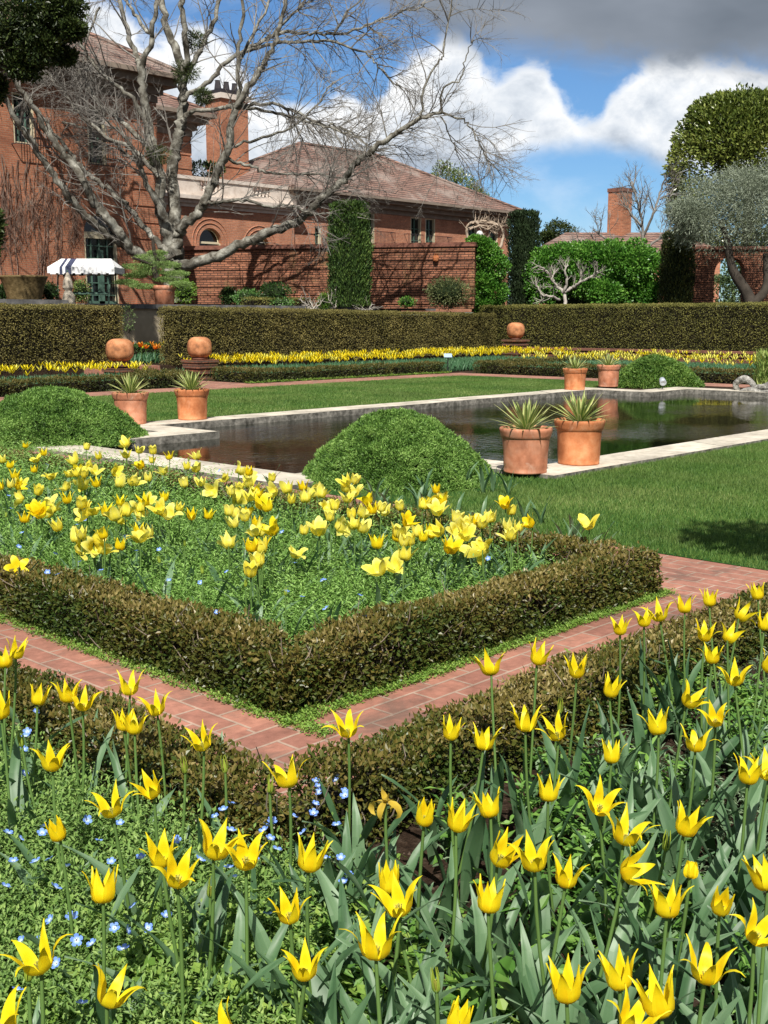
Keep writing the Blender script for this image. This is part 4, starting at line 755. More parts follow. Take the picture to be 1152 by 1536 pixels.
BL = [(66,1240),(63,1250),(75,1252),(30,1258),(20,1292),(74,1290),(83,1332),(54,1293),(155,1223),(180,1235),(167,1293),(193,1325),(211,1286),(148,1262),(108,1376),(76,1380),(56,1412),(32,1412),(138,1416),(185,1424),(172,1392),(190,1395),(123,1506),(85,1445),(26,1486),(265,1260),(343,1302),(353,1316),(405,1258),(408,1232),(396,1246),(488,1288),(385,1278),(505,1238),(511,1287),(415,1275),(382,1287),(402,1372),(523,1312),(515,1323),(250,1374),(222,1393),(38,1105),(41,1098),(35,1124),(33,1164),(37,1160),(54,1068),(346,1206),(335,1215),(323,1225),(346,1246),(474,1172),(478,1180),(480,1188),(473,1206),(503,1171),(518,1193),(517,1187),(470,1220),(400,1238),(130,1230),(12,1250),(200,1360),(300,1290),(100,1300),(440,1225),(455,1250),(8,1330),(115,1410)]
def bluef(px, py, z, label, group, s=1.0):
    x, y, _ = G(px, py, z); o = bpy.data.objects.new('blue_flower', me_blue); COL.objects.link(o); o.location = (x, y, z); k = s*random.uniform(.85, 1.2); o.scale = (k, k, k)
    o.rotation_euler = (random.gauss(0, .35), random.gauss(0, .35)-0.25, random.random()*6); tag(o, label, 'flower', group)
for q in BL: bluef(q[0], q[1], 0.235, 'small blue flower with a pale centre in the fine foliage of the near bed', 'small blue flowers of the near bed', 1.0)
BI = [(38,300),(48,355),(95,460),(80,520),(240,552),(437,622),(345,585),(430,523),(545,475),(595,538),(688,532),(730,665),(865,675),(980,628),(1025,608),(938,803),(365,403),(335,425),(203,165),(268,157),(255,183),(205,630),(950,190),(935,228),(720,405),(250,640)]
for q in BI: bluef(q[0]/2.88, 640+q[1]/2.88, .29, 'small blue flower in the foliage of the hedged island bed', 'small blue flowers of the island bed', 1.15)
for q in [(70,360),(125,342),(178,475),(305,548),(143,598),(315,672),(210,622),(485,705),(645,512),(300,550),(1015,455),(460,615)]: bluef(380+q[0]/2.88, 680+q[1]/2.88, .29, 'small blue flower in the foliage of the hedged island bed', 'small blue flowers of the island bed', 1.15)

# ================================================================ far tulip borders
M_farleaf = leafmat('far_tulip_leaf', [(0.04, 0.12, 0.05), (0.08, 0.19, 0.09), (0.14, 0.27, 0.15)], 0.5, 0.25, 0.3)
def far_bloom(m, seed):
    mb = MB()
    for i in range(6):
        a = i*1.047; op = random.uniform(.5, 1.0); pts = [(.012, 0), (.036, .035), (.034+.02*op, .07), (.05+.03*op, .10)]; w = (.02, .032, .024, .001); V = []
        for (r_, z), ww in zip(pts, w):
            for s_ in (-1, 1): V.append((r_*math.cos(a)-s_*ww*math.sin(a), r_*math.sin(a)+s_*ww*math.cos(a), z))
        mb.add(V, [(0, 1, 3, 2), (2, 3, 5, 4), (4, 5, 7, 6)], 0, [.3, .6, .8])
    o = mb.build('bloom', m); d = o.data; bpy.data.objects.remove(o); return d
FB = {k: [far_bloom(mm, i) for i in range(3)] for k, mm in (('y', M_petal), ('p', M_petal_pale), ('o', M_petal_orange))}
mb = MB(); mb.tube([(0, 0, 0), (0.01, 0, .5), (0, 0, 1)], .006, 4)
o = mb.build('stem', M_stem); me_fst = o.data; bpy.data.objects.remove(o)
def border(name_, xs, ys, n_ind, n_rest, zb, label, grp, pal, foliage_label, rest_label, z0=0.0, front='y', order=None):
    cnt = 0
    P_ = np.stack([rng.uniform(*xs, n_ind+n_rest), rng.uniform(*ys, n_ind+n_rest)], 1)
    key = P_[:, 1] if front == 'y' else P_[:, 0]; P_ = P_[np.argsort(key)]
    rest = MB()
    for i, (x, y) in enumerate(P_):
        z = zb*random.uniform(.82, 1.12); c = random.choice(pal)
        if i < n_ind:
            root = empty('tulip', (x, y, z0), label[c], 'tulip', grp[c]); s = meshobj('stem', me_fst, root); s.scale = (1, 1, z)
            b = meshobj('bloom', random.choice(FB[c]), root, (0, 0, z)); b.rotation_euler = (random.gauss(0, .25), random.gauss(0, .25), random.random()*6); k = random.uniform(1.1, 1.5); b.scale = (k, k, k)
        else:
            a = random.random()*6
            for j in range(5):
                aa = a+j*1.2566; V = [(x, y, z0+z), (x+.045*math.cos(aa-.5), y+.045*math.sin(aa-.5), z0+z+.05), (x+.10*math.cos(aa), y+.10*math.sin(aa), z0+z+.12), (x+.045*math.cos(aa+.5), y+.045*math.sin(aa+.5), z0+z+.05)]
                rest.add(V, [(0, 1, 2, 3)], 'ypo'.index(c), random.uniform(.55, 1))
    if rest.any: tag(rest.build('tulip_mass', [M_petal, M_petal_pale, M_petal_orange]), rest_label, 'tulips', kind='stuff')
    ar = (xs[1]-xs[0])*(ys[1]-ys[0]); f = MB(); q = scatter(int(ar*95), xs[0], xs[1], ys[0], ys[1], None, z0); a = rng.random(len(q))*6.283
    for k in range(3):
        aa = a+k*2.1; d = np.stack([np.cos(aa)*.45, np.sin(aa)*.45, np.ones(len(q))], 1); f.leaves(q, d, unit(len(q)), 0.30*(.7+.5*rng.random(len(q))), .05, None, bend=0.06)
    tag(f.build('tulip_leaves', M_farleaf), foliage_label, 'foliage', kind='stuff')
lb = {'y': 'yellow tulip in the long far border below the yew hedge', 'p': 'pale yellow tulip in the far border', 'o': 'orange tulip'}
border('a', (18.95, 33.5), (22.3, 25.6), 0, 790, .50, {'y': 'yellow tulip in the long border under the middle yew hedge', 'p': 'cream tulip in the long border under the middle yew hedge'}, {'y': 'yellow tulips under the middle yew hedge', 'p': 'cream tulips under the middle yew hedge'}, 'yyyp', 'blue green tulip leaves of the long far border', 'mass of yellow tulips along the middle yew hedge')
border('b', (8.5, 16.0), (22.4, 24.6), 0, 234, .46, {'y': 'yellow tulip in the far border left of the terracotta balls', 'p': 'cream tulip in the far border left of the terracotta balls'}, {'y': 'yellow tulips left of the terracotta balls', 'p': 'cream tulips left of the terracotta balls'}, 'yyyp', 'blue green tulip leaves left of the terracotta balls', 'more yellow tulips left of the terracotta balls')
border('c', (27.1, 32.6), (4.0, 20.5), 0, 620, .50, {'y': 'yellow tulip in the border beyond the right end of the pool', 'p': 'cream tulip in the border beyond the right end of the pool'}, {'y': 'yellow tulips beyond the right end of the pool', 'p': 'cream tulips beyond the right end of the pool'}, 'yppp', 'blue green tulip leaves beyond the right end of the pool', 'mass of yellow and cream tulips below the low brick wall', front='x')
border('d', (15, 21), (27.7, 28.5), 6, 40, .48, {'o': 'orange tulip seen through the gap in the yew hedge', 'y': 'yellow tulip seen through the gap in the yew hedge'}, {'o': 'orange tulips behind the gap', 'y': 'yellow tulips behind the gap'}, 'oooy', 'blue green tulip leaves seen through the hedge gap', 'orange and yellow tulips behind the gap in the yew hedge', z0=.31)
# ================================================================ house and walls
M_brick = brickmat('house_brick', (0.54, 0.215, 0.115), (0.39, 0.145, 0.08), (0.38, 0.25, 0.175), 0.23, 0.078, 0.010, stain=((0.20, 0.075, 0.045), 0.35, 0.55, 0.6))
M_brick_wing = brickmat('wing_brick', (0.60, 0.255, 0.14), (0.46, 0.18, 0.10), (0.40, 0.265, 0.20), 0.23, 0.078, 0.010, stain=((0.30, 0.12, 0.075), 0.3, 0.58, 0.5))
M_brick_gw = brickmat('garden_brick', (0.47, 0.20, 0.115), (0.25, 0.105, 0.062), (0.10, 0.055, 0.04), 0.30, 0.088, 0.018, stain=((0.30, 0.20, 0.09), 0.7, 0.55, 0.6), bstr=1.0)
M_wstone = mat('balustrade_stone', [(0.50, 0.42, 0.36), (0.66, 0.58, 0.51), (0.76, 0.69, 0.62)], 3, 0.85, 0.15, 0.01, 0.2)
M_corn = mat('cornice_stone', [(0.20, 0.16, 0.13), (0.32, 0.26, 0.21)], 2, 0.85, 0.2, 0.02, 0.2)
M_cream = plain('cream_paint', (0.66, 0.58, 0.40), 0.6); M_greenp = plain('green_paint', (0.09, 0.17, 0.13), 0.55)
M_glass = plain('window_glass', (0.012, 0.015, 0.016), 0.08, 0, 0.8); M_iron = plain('wrought_iron', (0.03, 0.025, 0.03), 0.6)
M_tile = brickmat('roof_tile', (0.38, 0.22, 0.17), (0.25, 0.155, 0.125), (0.10, 0.065, 0.055), 0.30, 0.155, 0.035, stain=((0.33, 0.27, 0.235), 0.5, 0.48, 0.7), bstr=1.2)
M_beige = mat('retaining_stone', [(0.30, 0.25, 0.17), (0.48, 0.41, 0.29)], 2, 0.9, 0.2, 0.02); M_slate = mat('grey_coping', [(0.05, 0.05, 0.05), (0.14, 0.14, 0.14), (0.28, 0.27, 0.26)], 2.5, 0.85, 0.2, 0.02)
def PL(px, py, v):
    y = py-768; gx, gy, _ = W(px-576, FP*TC-y*TS); t = v/gy; return gx*t, H-(y*TC+FP*TS)*t
def facade(mb, y, x0, x1, z0, z1, holes, depth=0.28, mi=0):
    """wall in the x-z plane facing -y with rectangular or arched openings and their reveals"""
    xs = sorted({x0, x1, *[h[0] for h in holes], *[h[1] for h in holes]}); zs = sorted({z0, z1, *[h[2] for h in holes], *[h[3] for h in holes]})
    for i in range(len(xs)-1):
        for j in range(len(zs)-1):
            cx, cz = (xs[i]+xs[i+1])/2, (zs[j]+zs[j+1])/2
            if any(h[0] < cx < h[1] and h[2] < cz < h[3] for h in holes): continue
            mb.add([(xs[i], y, zs[j]), (xs[i+1], y, zs[j]), (xs[i+1], y, zs[j+1]), (xs[i], y, zs[j+1])], [(0, 1, 2, 3)], mi)
    for (a, b, c, d, arch) in holes:
        mb.add([(a, y, c), (a, y+depth, c), (b, y+depth, c), (b, y, c)], [(0, 1, 2, 3)], mi); zt = d
        if arch:
            r = (b-a)/2; zt = d-r; xc = (a+b)/2; K = 14; an = [math.pi*k/K for k in range(K+1)]; pt = [(xc-r*math.cos(t), zt+r*math.sin(t)) for t in an]
            for k in range(K):
                (p, q), (r_, s) = pt[k], pt[k+1]; mb.add([(p, y, q), (r_, y, s), (r_, y, d), (p, y, d)], [(0, 1, 2, 3)], mi); mb.add([(p, y, q), (p, y+depth, q), (r_, y+depth, s), (r_, y, s)], [(0, 1, 2, 3)], mi)
        else: mb.add([(a, y, d), (b, y, d), (b, y+depth, d), (a, y+depth, d)], [(0, 1, 2, 3)], mi)
        for x_, s in ((a, 1), (b, -1)): mb.add([(x_, y, c), (x_, y, zt), (x_, y+depth, zt), (x_, y+depth, c)][::s], [(0, 1, 2, 3)], mi)
def window(parent, y, a, b, c, d, arch=False, nx=2, nz=4, fm=None, shutters=None, name='window', jamb=True):
    """frame, glazing bars and pane set back in an opening"""
    f = MB(); w = 0.07; yy = y+0.16; zt = d-(b-a)/2 if arch else d
    if jamb:
        f.box(b-w, b-0.003, y+0.02, yy+.06, c+.003, zt-.003); f.box(a+0.003, a+w, y+0.02, yy+.06, c+.003, zt-.003); f.box(a+w, b-w, y+.05, yy+.06, c+.003, c+w)
        if not arch: f.box(a+w, b-w, y+.05, yy+.06, d-w, d-.003)
        else:
            r = (b-a)/2-.003; xc = (a+b)/2; f.tube([(xc-(r-w/2)*math.cos(t), yy, zt+(r-w/2)*math.sin(t)) for t in np.linspace(0, math.pi, 14)], w/2, 4); f.box(a+w, b-w, y+.05, yy+.06, zt-.05, zt+.05)
    o = f.build(name, fm or M_cream, parent)
    g_ = MB(); k = (b-a)/nx
    for i in range(1, nx): g_.box(a+k*i-.025, a+k*i+.025, yy-.02, yy+.04, c+w, zt-w)
    kz = (zt-c)/nz
    for i in range(1, nz): g_.box(a+w, b-w, yy-.012, yy+.03, c+kz*i-.02, c+kz*i+.02)
    g_.build('glazing_bar', shutters or M_greenp, o)
    p = MB(); q = [(a+.01, yy+.045, c+.01), (b-.01, yy+.045, c+.01), (b-.01, yy+.045, zt), (a+.01, yy+.045, zt)]; p.add(q, [(0, 1, 2, 3)])
    if arch:
        r = (b-a)/2-.01; xc = (a+b)/2; V = [(xc-r*math.cos(t), yy+.045, zt+r*math.sin(t)) for t in np.linspace(0, math.pi, 15)]; p.add(V, [list(range(15))])
    p.build('pane', M_glass, o); return o
def balconet(parent, y, a, b, c, h=.95):
    f = MB(); yy = y-.35
    for z in (c, c+h): f.box(a, b, yy-.015, yy+.015, z-.015, z+.015); f.box(a-.01, a+.02, yy, y-.003, z-.015, z+.015); f.box(b-.02, b+.01, yy, y-.003, z-.015, z+.015)
    n = int((b-a)/.11)
    for i in range(n+1): x = a+(b-a)*i/n; f.box(x-.008, x+.008, yy-.008, yy+.008, c, c+h)
    f.build('balcony_railing', M_iron, parent)
def cornice(parent, x0, x1, y0, y1, z, steps, m, name='cornice'):
    f = MB(); 
    for (dz0, dz1, o_) in steps: f.box(x0-o_, x1+o_, y0-o_, y1+o_, z+dz0, z+dz1)
    return f.build(name, m, parent)
def hip(parent, x0, x1, y0, y1, z0, z1, name='roof'):
    w = (y1-y0)/2; f = MB(); r0, r1 = (x0+w, y0+w, z1), (x1-w, y0+w, z1); n = 14
    def curve(a, b, t): return a+(b-a)*t
    A, B, C, D = (x0, y0, z0), (x1, y0, z0), (x1, y1, z0), (x0, y1, z0)
    f.add([A, B, r1, r0], [(0, 1, 2, 3)]); f.add([B, C, r1], [(0, 1, 2)]); f.add([C, D, r0, r1], [(0, 1, 2, 3)]); f.add([D, A, r0], [(0, 1, 2)])
    f.add([A, B, C, D], [(3, 2, 1, 0)])
    o = f.build(name, M_tile, parent); h = MB(); 
    for a, b in ((r0, r1), (B, r1), (C, r1), (A, r0), (D, r0)): h.tube([np.array(a)+(0, 0, .03), np.array(b)+(0, 0, .03)], .11, 6)
    h.build('ridge_tiles', M_tile, o); return o
house = empty('brick_mansion', (0, 40, 2), 'large two storey red brick mansion with green windows behind the big bare tree at left', 'house')
def hb(mb, name, m, parent=None, **k):
    o = mb.build(name, m, parent or house, **k)
    if parent is None: o.location = (0, -40, -2)
    return o
hroot = empty('offset', (0, 0, 0), 'x', 'x'); bpy.data.objects.remove(hroot)
# all house parts are written in garden coordinates; the Empty's own position is undone once at the end
V1 = 40.0; xc1 = PL(234, 200, V1)[0]; zc1 = PL(189, 118, V1)[1]
wins = []
for (a, b, c, d) in ((21, 53, 216, 140), (133, 161, 247, 160)):
    wins.append((PL(a, c, V1)[0], PL(b, c, V1)[0], PL((a+b)/2, c, V1)[1], PL((a+b)/2, d, V1)[1], False))
da, db = PL(128, 400, V1)[0], PL(177, 400, V1)[0]; dtop = PL(152, 321, V1)[1]
door = (da, db, 2.05, dtop, True)
b = MB(); facade(b, V1, 0, xc1, 2.0, zc1, wins+[door]); b.add([(xc1, V1, 2), (xc1, V1+9, 2), (xc1, V1+9, zc1), (xc1, V1, zc1)], [(0, 1, 2, 3)]); b.add([(0, V1, 2), (0, V1+9, 2), (0, V1+9, zc1), (0, V1, zc1)], [(3, 2, 1, 0)])
for i in range(14):                                           # quoins
    z = 2.2+i*.66
    if z+.5 < zc1: b.box(xc1-1.25, xc1+.03, V1-.035, V1+1.2, z, z+.55)
b.build('wall', M_brick, house)
for w_ in wins: window(house, V1, *w_[:4], nx=3, nz=3); balconet(house, V1, w_[0]-.1, w_[1]+.5, w_[2]-.05)
dd = window(house, V1, *door, nx=4, nz=6, name='french_door'); s = MB(); s.box((da+db)/2-.13, (da+db)/2+.13, V1+.06, V1+.13, 2.06, dtop-1.4); s.box(da+.08, db-.08, V1+.06, V1+.13, 2.06, 2.3); s.build('shutter', M_greenp, dd)
s = MB(); s.box(da+.01, db-.01, V1+.04, V1+.2, PL(150, 358, V1)[1], PL(150, 352, V1)[1]); s.build('transom', M_cream, dd)
ST = [(-.75, -.45, .08), (-.448, -.15, .25), (-.148, .12, .65), (.122, .3, .95)]
cornice(house, 0, xc1, V1, V1+9, zc1, ST, M_corn); hip(house, -1, xc1+.95, V1-.95, V1+9.9, zc1+.302, zc1+3.4)
V2 = 46.3; xc2, _ = PL(286, 230, V2); zc2 = PL(300, 184, V2)[1]
b = MB(); b.box(xc1-2, xc2, V2, V2+10, 2, zc2, skip='b')
for i in range(16):
    z = 2.2+i*.66
    if z+.5 < zc2-.3: b.box(xc2-1.1, xc2+.03, V2-.035, V2+1.1, z, z+.55)
b.build('wall', M_brick, house); cornice(house, xc1-2, xc2, V2, V2+10, zc2, ST, M_corn); hip(house, xc1-6, xc2+.95, V2-.95, V2+10.9, zc2+.302, zc2+3.2)
# loggia with arches and balustrade
V3 = 44.3; x3a, x3b = xc1+.02, PL(441, 320, V3)[0]; zb0, zb1 = PL(350, 307, V3)[1], PL(350, 271, V3)[1]; arches = []
for (a, b_, t) in ((299, 333, 342), (374, 405, 352)):
    x0_, x1_ = PL(a, 365, V3)[0], PL(b_, 365, V3)[0]; zt_ = PL((a+b_)/2, t, V3)[1]; arches.append((x0_, x1_, zt_-2.9, zt_, True))
b = MB(); facade(b, V3, x3a, x3b, 2, zb0, arches, .4); b.build('wall', M_brick_wing, house)
for q in arches:
    window(house, V3+.1, q[0], q[1], q[2], q[3], True, 2, 3, M_cream); r = MB(); xm = (q[0]+q[1])/2; rr = (q[1]-q[0])/2
    for k_ in (.22, .42): r.tube([(xm-(rr+k_)*math.cos(t), V3-.004, q[3]-rr+(rr+k_)*math.sin(t)) for t in np.linspace(-.25, math.pi+.25, 20)], .035, 6)
    r.build('arch_moulding', M_brick_wing, house)
cornice(house, x3a, x3b, V3, V3+.5, zb0, [(-.28, -.12, .06), (-.118, 0.05, .2), (.052, .22, .42)], M_wstone)
bal = MB(); ht = zb1-zb0; bal.box(x3a, x3b+.2, V3-.1, V3+.35, zb1-.16, zb1); bal.box(x3a, x3b+.15, V3-.05, V3+.3, zb0+.222, zb0+.5)
gaps = [(PL(299, 285, V3)[0], PL(329, 285, V3)[0]), (PL(378, 290, V3)[0], PL(405, 290, V3)[0])]; xs_ = [x3a]+[v for q in gaps for v in q]+[x3b+.12]
for i in range(0, len(xs_), 2): bal.box(xs_[i], xs_[i+1], V3-.04, V3+.28, zb0+.502, zb1-.162)
bo = bal.build('parapet', M_wstone, house)
for a, c in gaps:
    n = 5
    for i in range(n):
        x = a+(c-a)*(i+.5)/n; m_ = MB(); hh = zb1-.16-zb0-.5; m_.lathe([(.07, .0), (.05, .06*hh), (.11, .32*hh), (.10, .45*hh), (.045, .78*hh), (.08, .94*hh), (.08, hh)], (x, V3+.12, zb0+.501), 10); m_.build('baluster', M_wstone, bo, smooth=True)
# hip roofed wing
V4 = 44.6; x4a, x4b = x3b+.01, PL(764, 340, V4)[0]; z4 = PL(660, 308, V4)[1]-.25; W4 = []
for (a, b_, c, d) in ((541, 562, 380, 316), (616, 632, 380, 325), (638, 653, 380, 327), (702, 716, 380, 333), (733, 747, 380, 337)):
    zb_ = PL(a, c, V4)[1]; W4.append((PL(a, 350, V4)[0], PL(b_, 350, V4)[0], max(3.0, zb_-1.2), PL(a, d, V4)[1], False))
W4.insert(0, (PL(470, 350, V4)[0], PL(482, 350, V4)[0], 4.2, PL(475, 340, V4)[1], False))
b = MB(); facade(b, V4, x4a, x4b, 2, z4, W4, .35); b.add([(x4b, V4, 2), (x4b, V4+12, 2), (x4b, V4+12, z4), (x4b, V4, z4)], [(0, 1, 2, 3)])
xq = PL(495, 330, V4)[0]
for i in range(10): z = 2.4+i*.6; b.box(x4a+.02, x4a+1.7, V4-.04, V4+.02, z, z+.5) if z+.5 < z4-.6 else None
b.build('wall', M_brick_wing, house)
for q in W4: window(house, V4, *q[:4], nx=2, nz=5)
for a, c in ((543, 586), (606, 628), (640, 671)): balconet(house, V4, PL(a, 370, V4)[0], PL(c, 370, V4)[0], PL(600, 375, V4)[1]-.1, 1.0)
bx0, bx1 = PL(476, 360, V4)[0], PL(492, 360, V4)[0]; balconet(house, V4, bx0, bx1, PL(480, 372, V4)[1], 1.1)
ST4 = [(-.55, -.3, .06), (-.298, -.05, .3), (-.048, .12, .6), (.122, .25, .8)]
cornice(house, x4a+.3, x4b, V4, V4+12, z4, ST4, M_corn); hip(house, x4a-.5, x4b+.8, V4-.8, V4+12.8, z4+.252, PL(520, 226, V4+6)[1])
# roof visible left of the wing (lower cornice return) and big chimney
ch = MB(); cx0, ctop = PL(331, 118, 51); cx1 = PL(381, 140, 51)[0]; cx1 = cx0+(cx1-cx0)*.80
ch.box(cx0, cx1, 51, 52.4, 5, ctop-1.0); ch.box(cx0-.05, cx1+.05, 50.95, 52.45, ctop-4.6, ctop-4.35); o = ch.build('chimney', M_brick, house)
c2 = MB(); c2.box(cx0-.12, cx1+.12, 50.88, 52.52, ctop-.998, ctop-.72); c2.build('cap', M_wstone, o); c2 = MB(); c2.box(cx0-.05, cx1+.05, 50.95, 52.45, ctop-.718, ctop-.5)
for i in range(3): c2.lathe([(.18, 0), (.2, .1), (.14, .5), (.16, .55)], (cx0+.35+i*(cx1-cx0-.7)/2, 51.7, ctop-.5), 8)
c2.build('chimney_pot', M_iron, o)
for i in range(8): pass
house.location = (0, 40, 2)
for c_ in house.children: c_.location = (0, -40, -2)
# roof garden hedge tuft between chimney and block
# retaining wall of the terrace
root = empty('retaining_wall', (5, 31, 0.3), 'beige stone terrace wall with grey slab coping behind the yew hedges', 'garden wall')
b = MB(); b.box(-45, 29, 0, .4, 0, 1.62); b.build('wall', M_beige, root); b = MB(); b.box(-45, 13.9, -.12, .5, 1.622, 1.86); b.box(13.92, 31, -.12, .5, 1.62, 1.76); b.build('coping', M_slate, root)
b = MB(); b.box(12.8, 13.1, -.06, .0, 0.0, 1.6); b.box(14.6, 14.9, -.06, 0, 0, 1.6); b.build('pilaster', M_beige, root)
# garden wall on the terrace
def fr(px0, Y0, px1, Y1, name, label, cat):
    a = np.array(P(px0, 400, Y0)); c = np.array(P(px1, 400, Y1)); d = c-a; L_ = math.hypot(d[0], d[1]); return empty(name, (a[0], a[1], 1.98), label, cat, rz=math.atan2(d[1], d[0])), L_
gw, L_ = fr(262, 46.5, 711, 44.0, 'garden_wall', 'long red brick garden wall with raised courses and branch shadows, below the wing of the house', 'garden wall')
b = MB(); b.box(0, L_, 0, .38, 0, 2.32); b.box(L_-.4, L_, .38, 7, 0, 2.3)
for i in range(7): z = .18+i*.33; b.box(L_*.62, L_+.03, -.035, .0-.002, z, z+.26); b.box(.0, L_*.5, -.03, -.002, z+.03, z+.25) if i < 6 else None
b.build('wall', M_brick_gw, gw); b = MB(); b.box(-.05, L_+.07, -.09, .47, 2.322, 2.40); b.box(-.03, L_+.04, -.06, .44, 2.402, 2.48); b.build('coping', M_capstone, gw)
b = MB(); b.lathe([(.02, 0), (.1, .05), (.12, .16), (.08, .26), (.1, .3)], (L_*.88, -.13, 1.75), 12); b.build('wall_pot', M_terra2, gw)
# arched brick wall at right
aw, La = fr(1034, 46, 1230, 46, 'arched_brick_wall', 'brick garden wall with an arched opening behind the olive tree at right', 'garden wall'); aw.location.z = 1.7
k = 46/1724; b = MB(); ax0, ax1 = (1072-1034)*k, (1118-1034)*k; facade(b, 0, 0, La, 0, 2.6, [(ax0, ax1, 0, 2.3, True)], .5); b.add([(0, 0, 0), (0, .5, 0), (0, .5, 2.6), (0, 0, 2.6)], [(3, 2, 1, 0)]); b.add([(0, .5, 0), (ax0, .5, 0), (ax0, .5, 2.6), (0, .5, 2.6)], [(3, 2, 1, 0)])
for i in range(4): b.box(0, ax0-.35, -.04, -.002, .1+i*.62, .1+i*.62+.55)
b.build('wall', M_brick_gw, aw); b = MB(); b.box(-.06, La, -.1, .6, 2.602, 2.72); b.build('coping', M_capstone, aw)
# outbuilding roofs and second chimney at right
ob = empty('outbuilding', P(905, 450, 60), 'low tiled outbuilding roof behind the green hedge at right', 'house', rz=math.pi/2-YAW-math.pi/2); ob.rotation_euler = (0, 0, -(math.pi/2-math.atan2(AX, AY))); ob.location.z = 1.75
b = MB(); b.box(-3.4, 6, 0, 6, 0, 3.2); b.build('wall', M_brick_wing, ob)
f = MB(); z0, z1 = 3.2, 4.45; f.add([(-3.8, -.4, z0), (6.4, -.4, z0), (6.4, 6.4, z0), (-3.8, 6.4, z0), (-1.6, 3, z1), (4.2, 3, z1)], [(0, 1, 5, 4)][:1]); f.add([(-3.8, -.4, z0), (-3.8, 6.4, z0), (-1.6, 3, z1)], [(2, 1, 0)]); f.add([(6.4, -.4, z0), (6.4, 6.4, z0), (4.2, 3, z1)], [(0, 1, 2)]); f.add([(-3.8, 6.4, z0), (6.4, 6.4, z0), (4.2, 3, z1), (-1.6, 3, z1)], [(0, 1, 2, 3)]); f.build('roof', M_tile, ob)
cr = empty('brick_chimney', P(925, 450, 63), 'tall plain brick chimney rising over the hedge beside the grey bare tree', 'chimney'); cr.location.z = 3.0; b = MB(); hc = P(925, 283, 63)[2]-3.0; b.box(-.46, .46, -.46, .46, 0, hc-.2); b.build('shaft', M_brick, cr); b = MB(); b.box(-.5, .5, -.5, .5, hc-.198, hc); b.build('cap', M_capstone, cr)

# ================================================================ trees
M_bark = mat('lichen_bark', [(0.04, 0.036, 0.028), (0.11, 0.10, 0.08), (0.29, 0.28, 0.24), (0.50, 0.50, 0.44)], 3.2, 0.95, 0.7, 0.06, 0.1, detail=8, scale2=0.8, dist=0.5)
M_twigs = mat('grey_twigs', [(0.08, 0.07, 0.06), (0.22, 0.205, 0.185), (0.38, 0.37, 0.335)], 2.5, 0.95, 0, 0.0, 0.1)
M_twigd = mat('brown_twigs', [(0.08, 0.06, 0.045), (0.22, 0.18, 0.14)], 3, 0.95, 0)
M_darkbark = mat('dark_bark', [(0.025, 0.02, 0.015), (0.09, 0.075, 0.06)], 3, 0.95, 0.4, 0.03)
def batch_tubes(mb, Pth, r0, r1, sides=3, mi=0):
    N, K, _ = Pth.shape; d = np.gradient(Pth, axis=1); d /= np.linalg.norm(d, axis=2)[..., None]+1e-9; ref = np.array([.31, .72, .62]); u = np.cross(d, ref); u /= np.linalg.norm(u, axis=2)[..., None]+1e-9; w = np.cross(d, u)
    r = r0[:, None]+(r1-r0)[:, None]*np.linspace(0, 1, K)[None]; V = []
    for s in range(sides): a = s*2*math.pi/sides; V.append(Pth+r[..., None]*(math.cos(a)*u+math.sin(a)*w))
    V = np.stack(V, 2).reshape(-1, 3); b0 = (np.arange(N)*K*sides)[:, None, None]; i = np.arange(K-1)[None, :, None]*sides; j = np.arange(sides)[None, None, :]; k = (j+1) % sides
    F = np.stack([b0+i+j, b0+i+k, b0+i+sides+k, b0+i+sides+j], -1).reshape(-1, 4); mb.add(V, F, mi)
def grow(mb, Pth, R, per_m, length, lj, rad, levels, up=0.12, spread=0.9, droop=0.0, K=6, tmin=0.25, wob=.22):
    """children along each path; recursive, vectorised"""
    seg = np.linalg.norm(np.diff(Pth, axis=1), axis=2).sum(1); cnt = rng.poisson(seg*per_m); idx = np.repeat(np.arange(len(Pth)), cnt); n = len(idx)
    if n == 0: return
    t = tmin+(1-tmin)*rng.random(n); kf = t*(Pth.shape[1]-1); k0 = np.minimum(kf.astype(int), Pth.shape[1]-2); fr_ = (kf-k0)[:, None]; p0 = Pth[idx, k0]*(1-fr_)+Pth[idx, k0+1]*fr_; tan = Pth[idx, k0+1]-Pth[idx, k0]; tan /= np.linalg.norm(tan, axis=1)[:, None]+1e-9
    d = tan+unit(n)*spread+np.array([0, 0, up]); d /= np.linalg.norm(d, axis=1)[:, None]; L_ = length*(1-lj+2*lj*rng.random(n))*(1.1-.5*t); pts = [p0]; c = p0.copy()
    for k in range(1, K): d = d+unit(n)*wob+np.array([0, 0, up*.4-droop*k/K]); d /= np.linalg.norm(d, axis=1)[:, None]; c = c+d*(L_/(K-1))[:, None]; pts.append(c)
    Q = np.stack(pts, 1); rr = np.minimum(rad*(.7+.6*rng.random(n)), R[idx]*.6); batch_tubes(mb, Q, rr, rr*.35, 3 if levels < 3 else 4)
    if levels > 1: grow(mb, Q, rr, per_m*1.25, length*.52, lj, rad*.5, levels-1, up, spread, droop, 5, .15, wob)
bt = empty('bare_tree', P(262, 452, 43), 'huge leafless grey barked tree with spreading limbs in front of the brick mansion', 'tree'); bt.location.z = 2.0; br = np.array(bt.location); YT = 43.0; kx = YT/1724
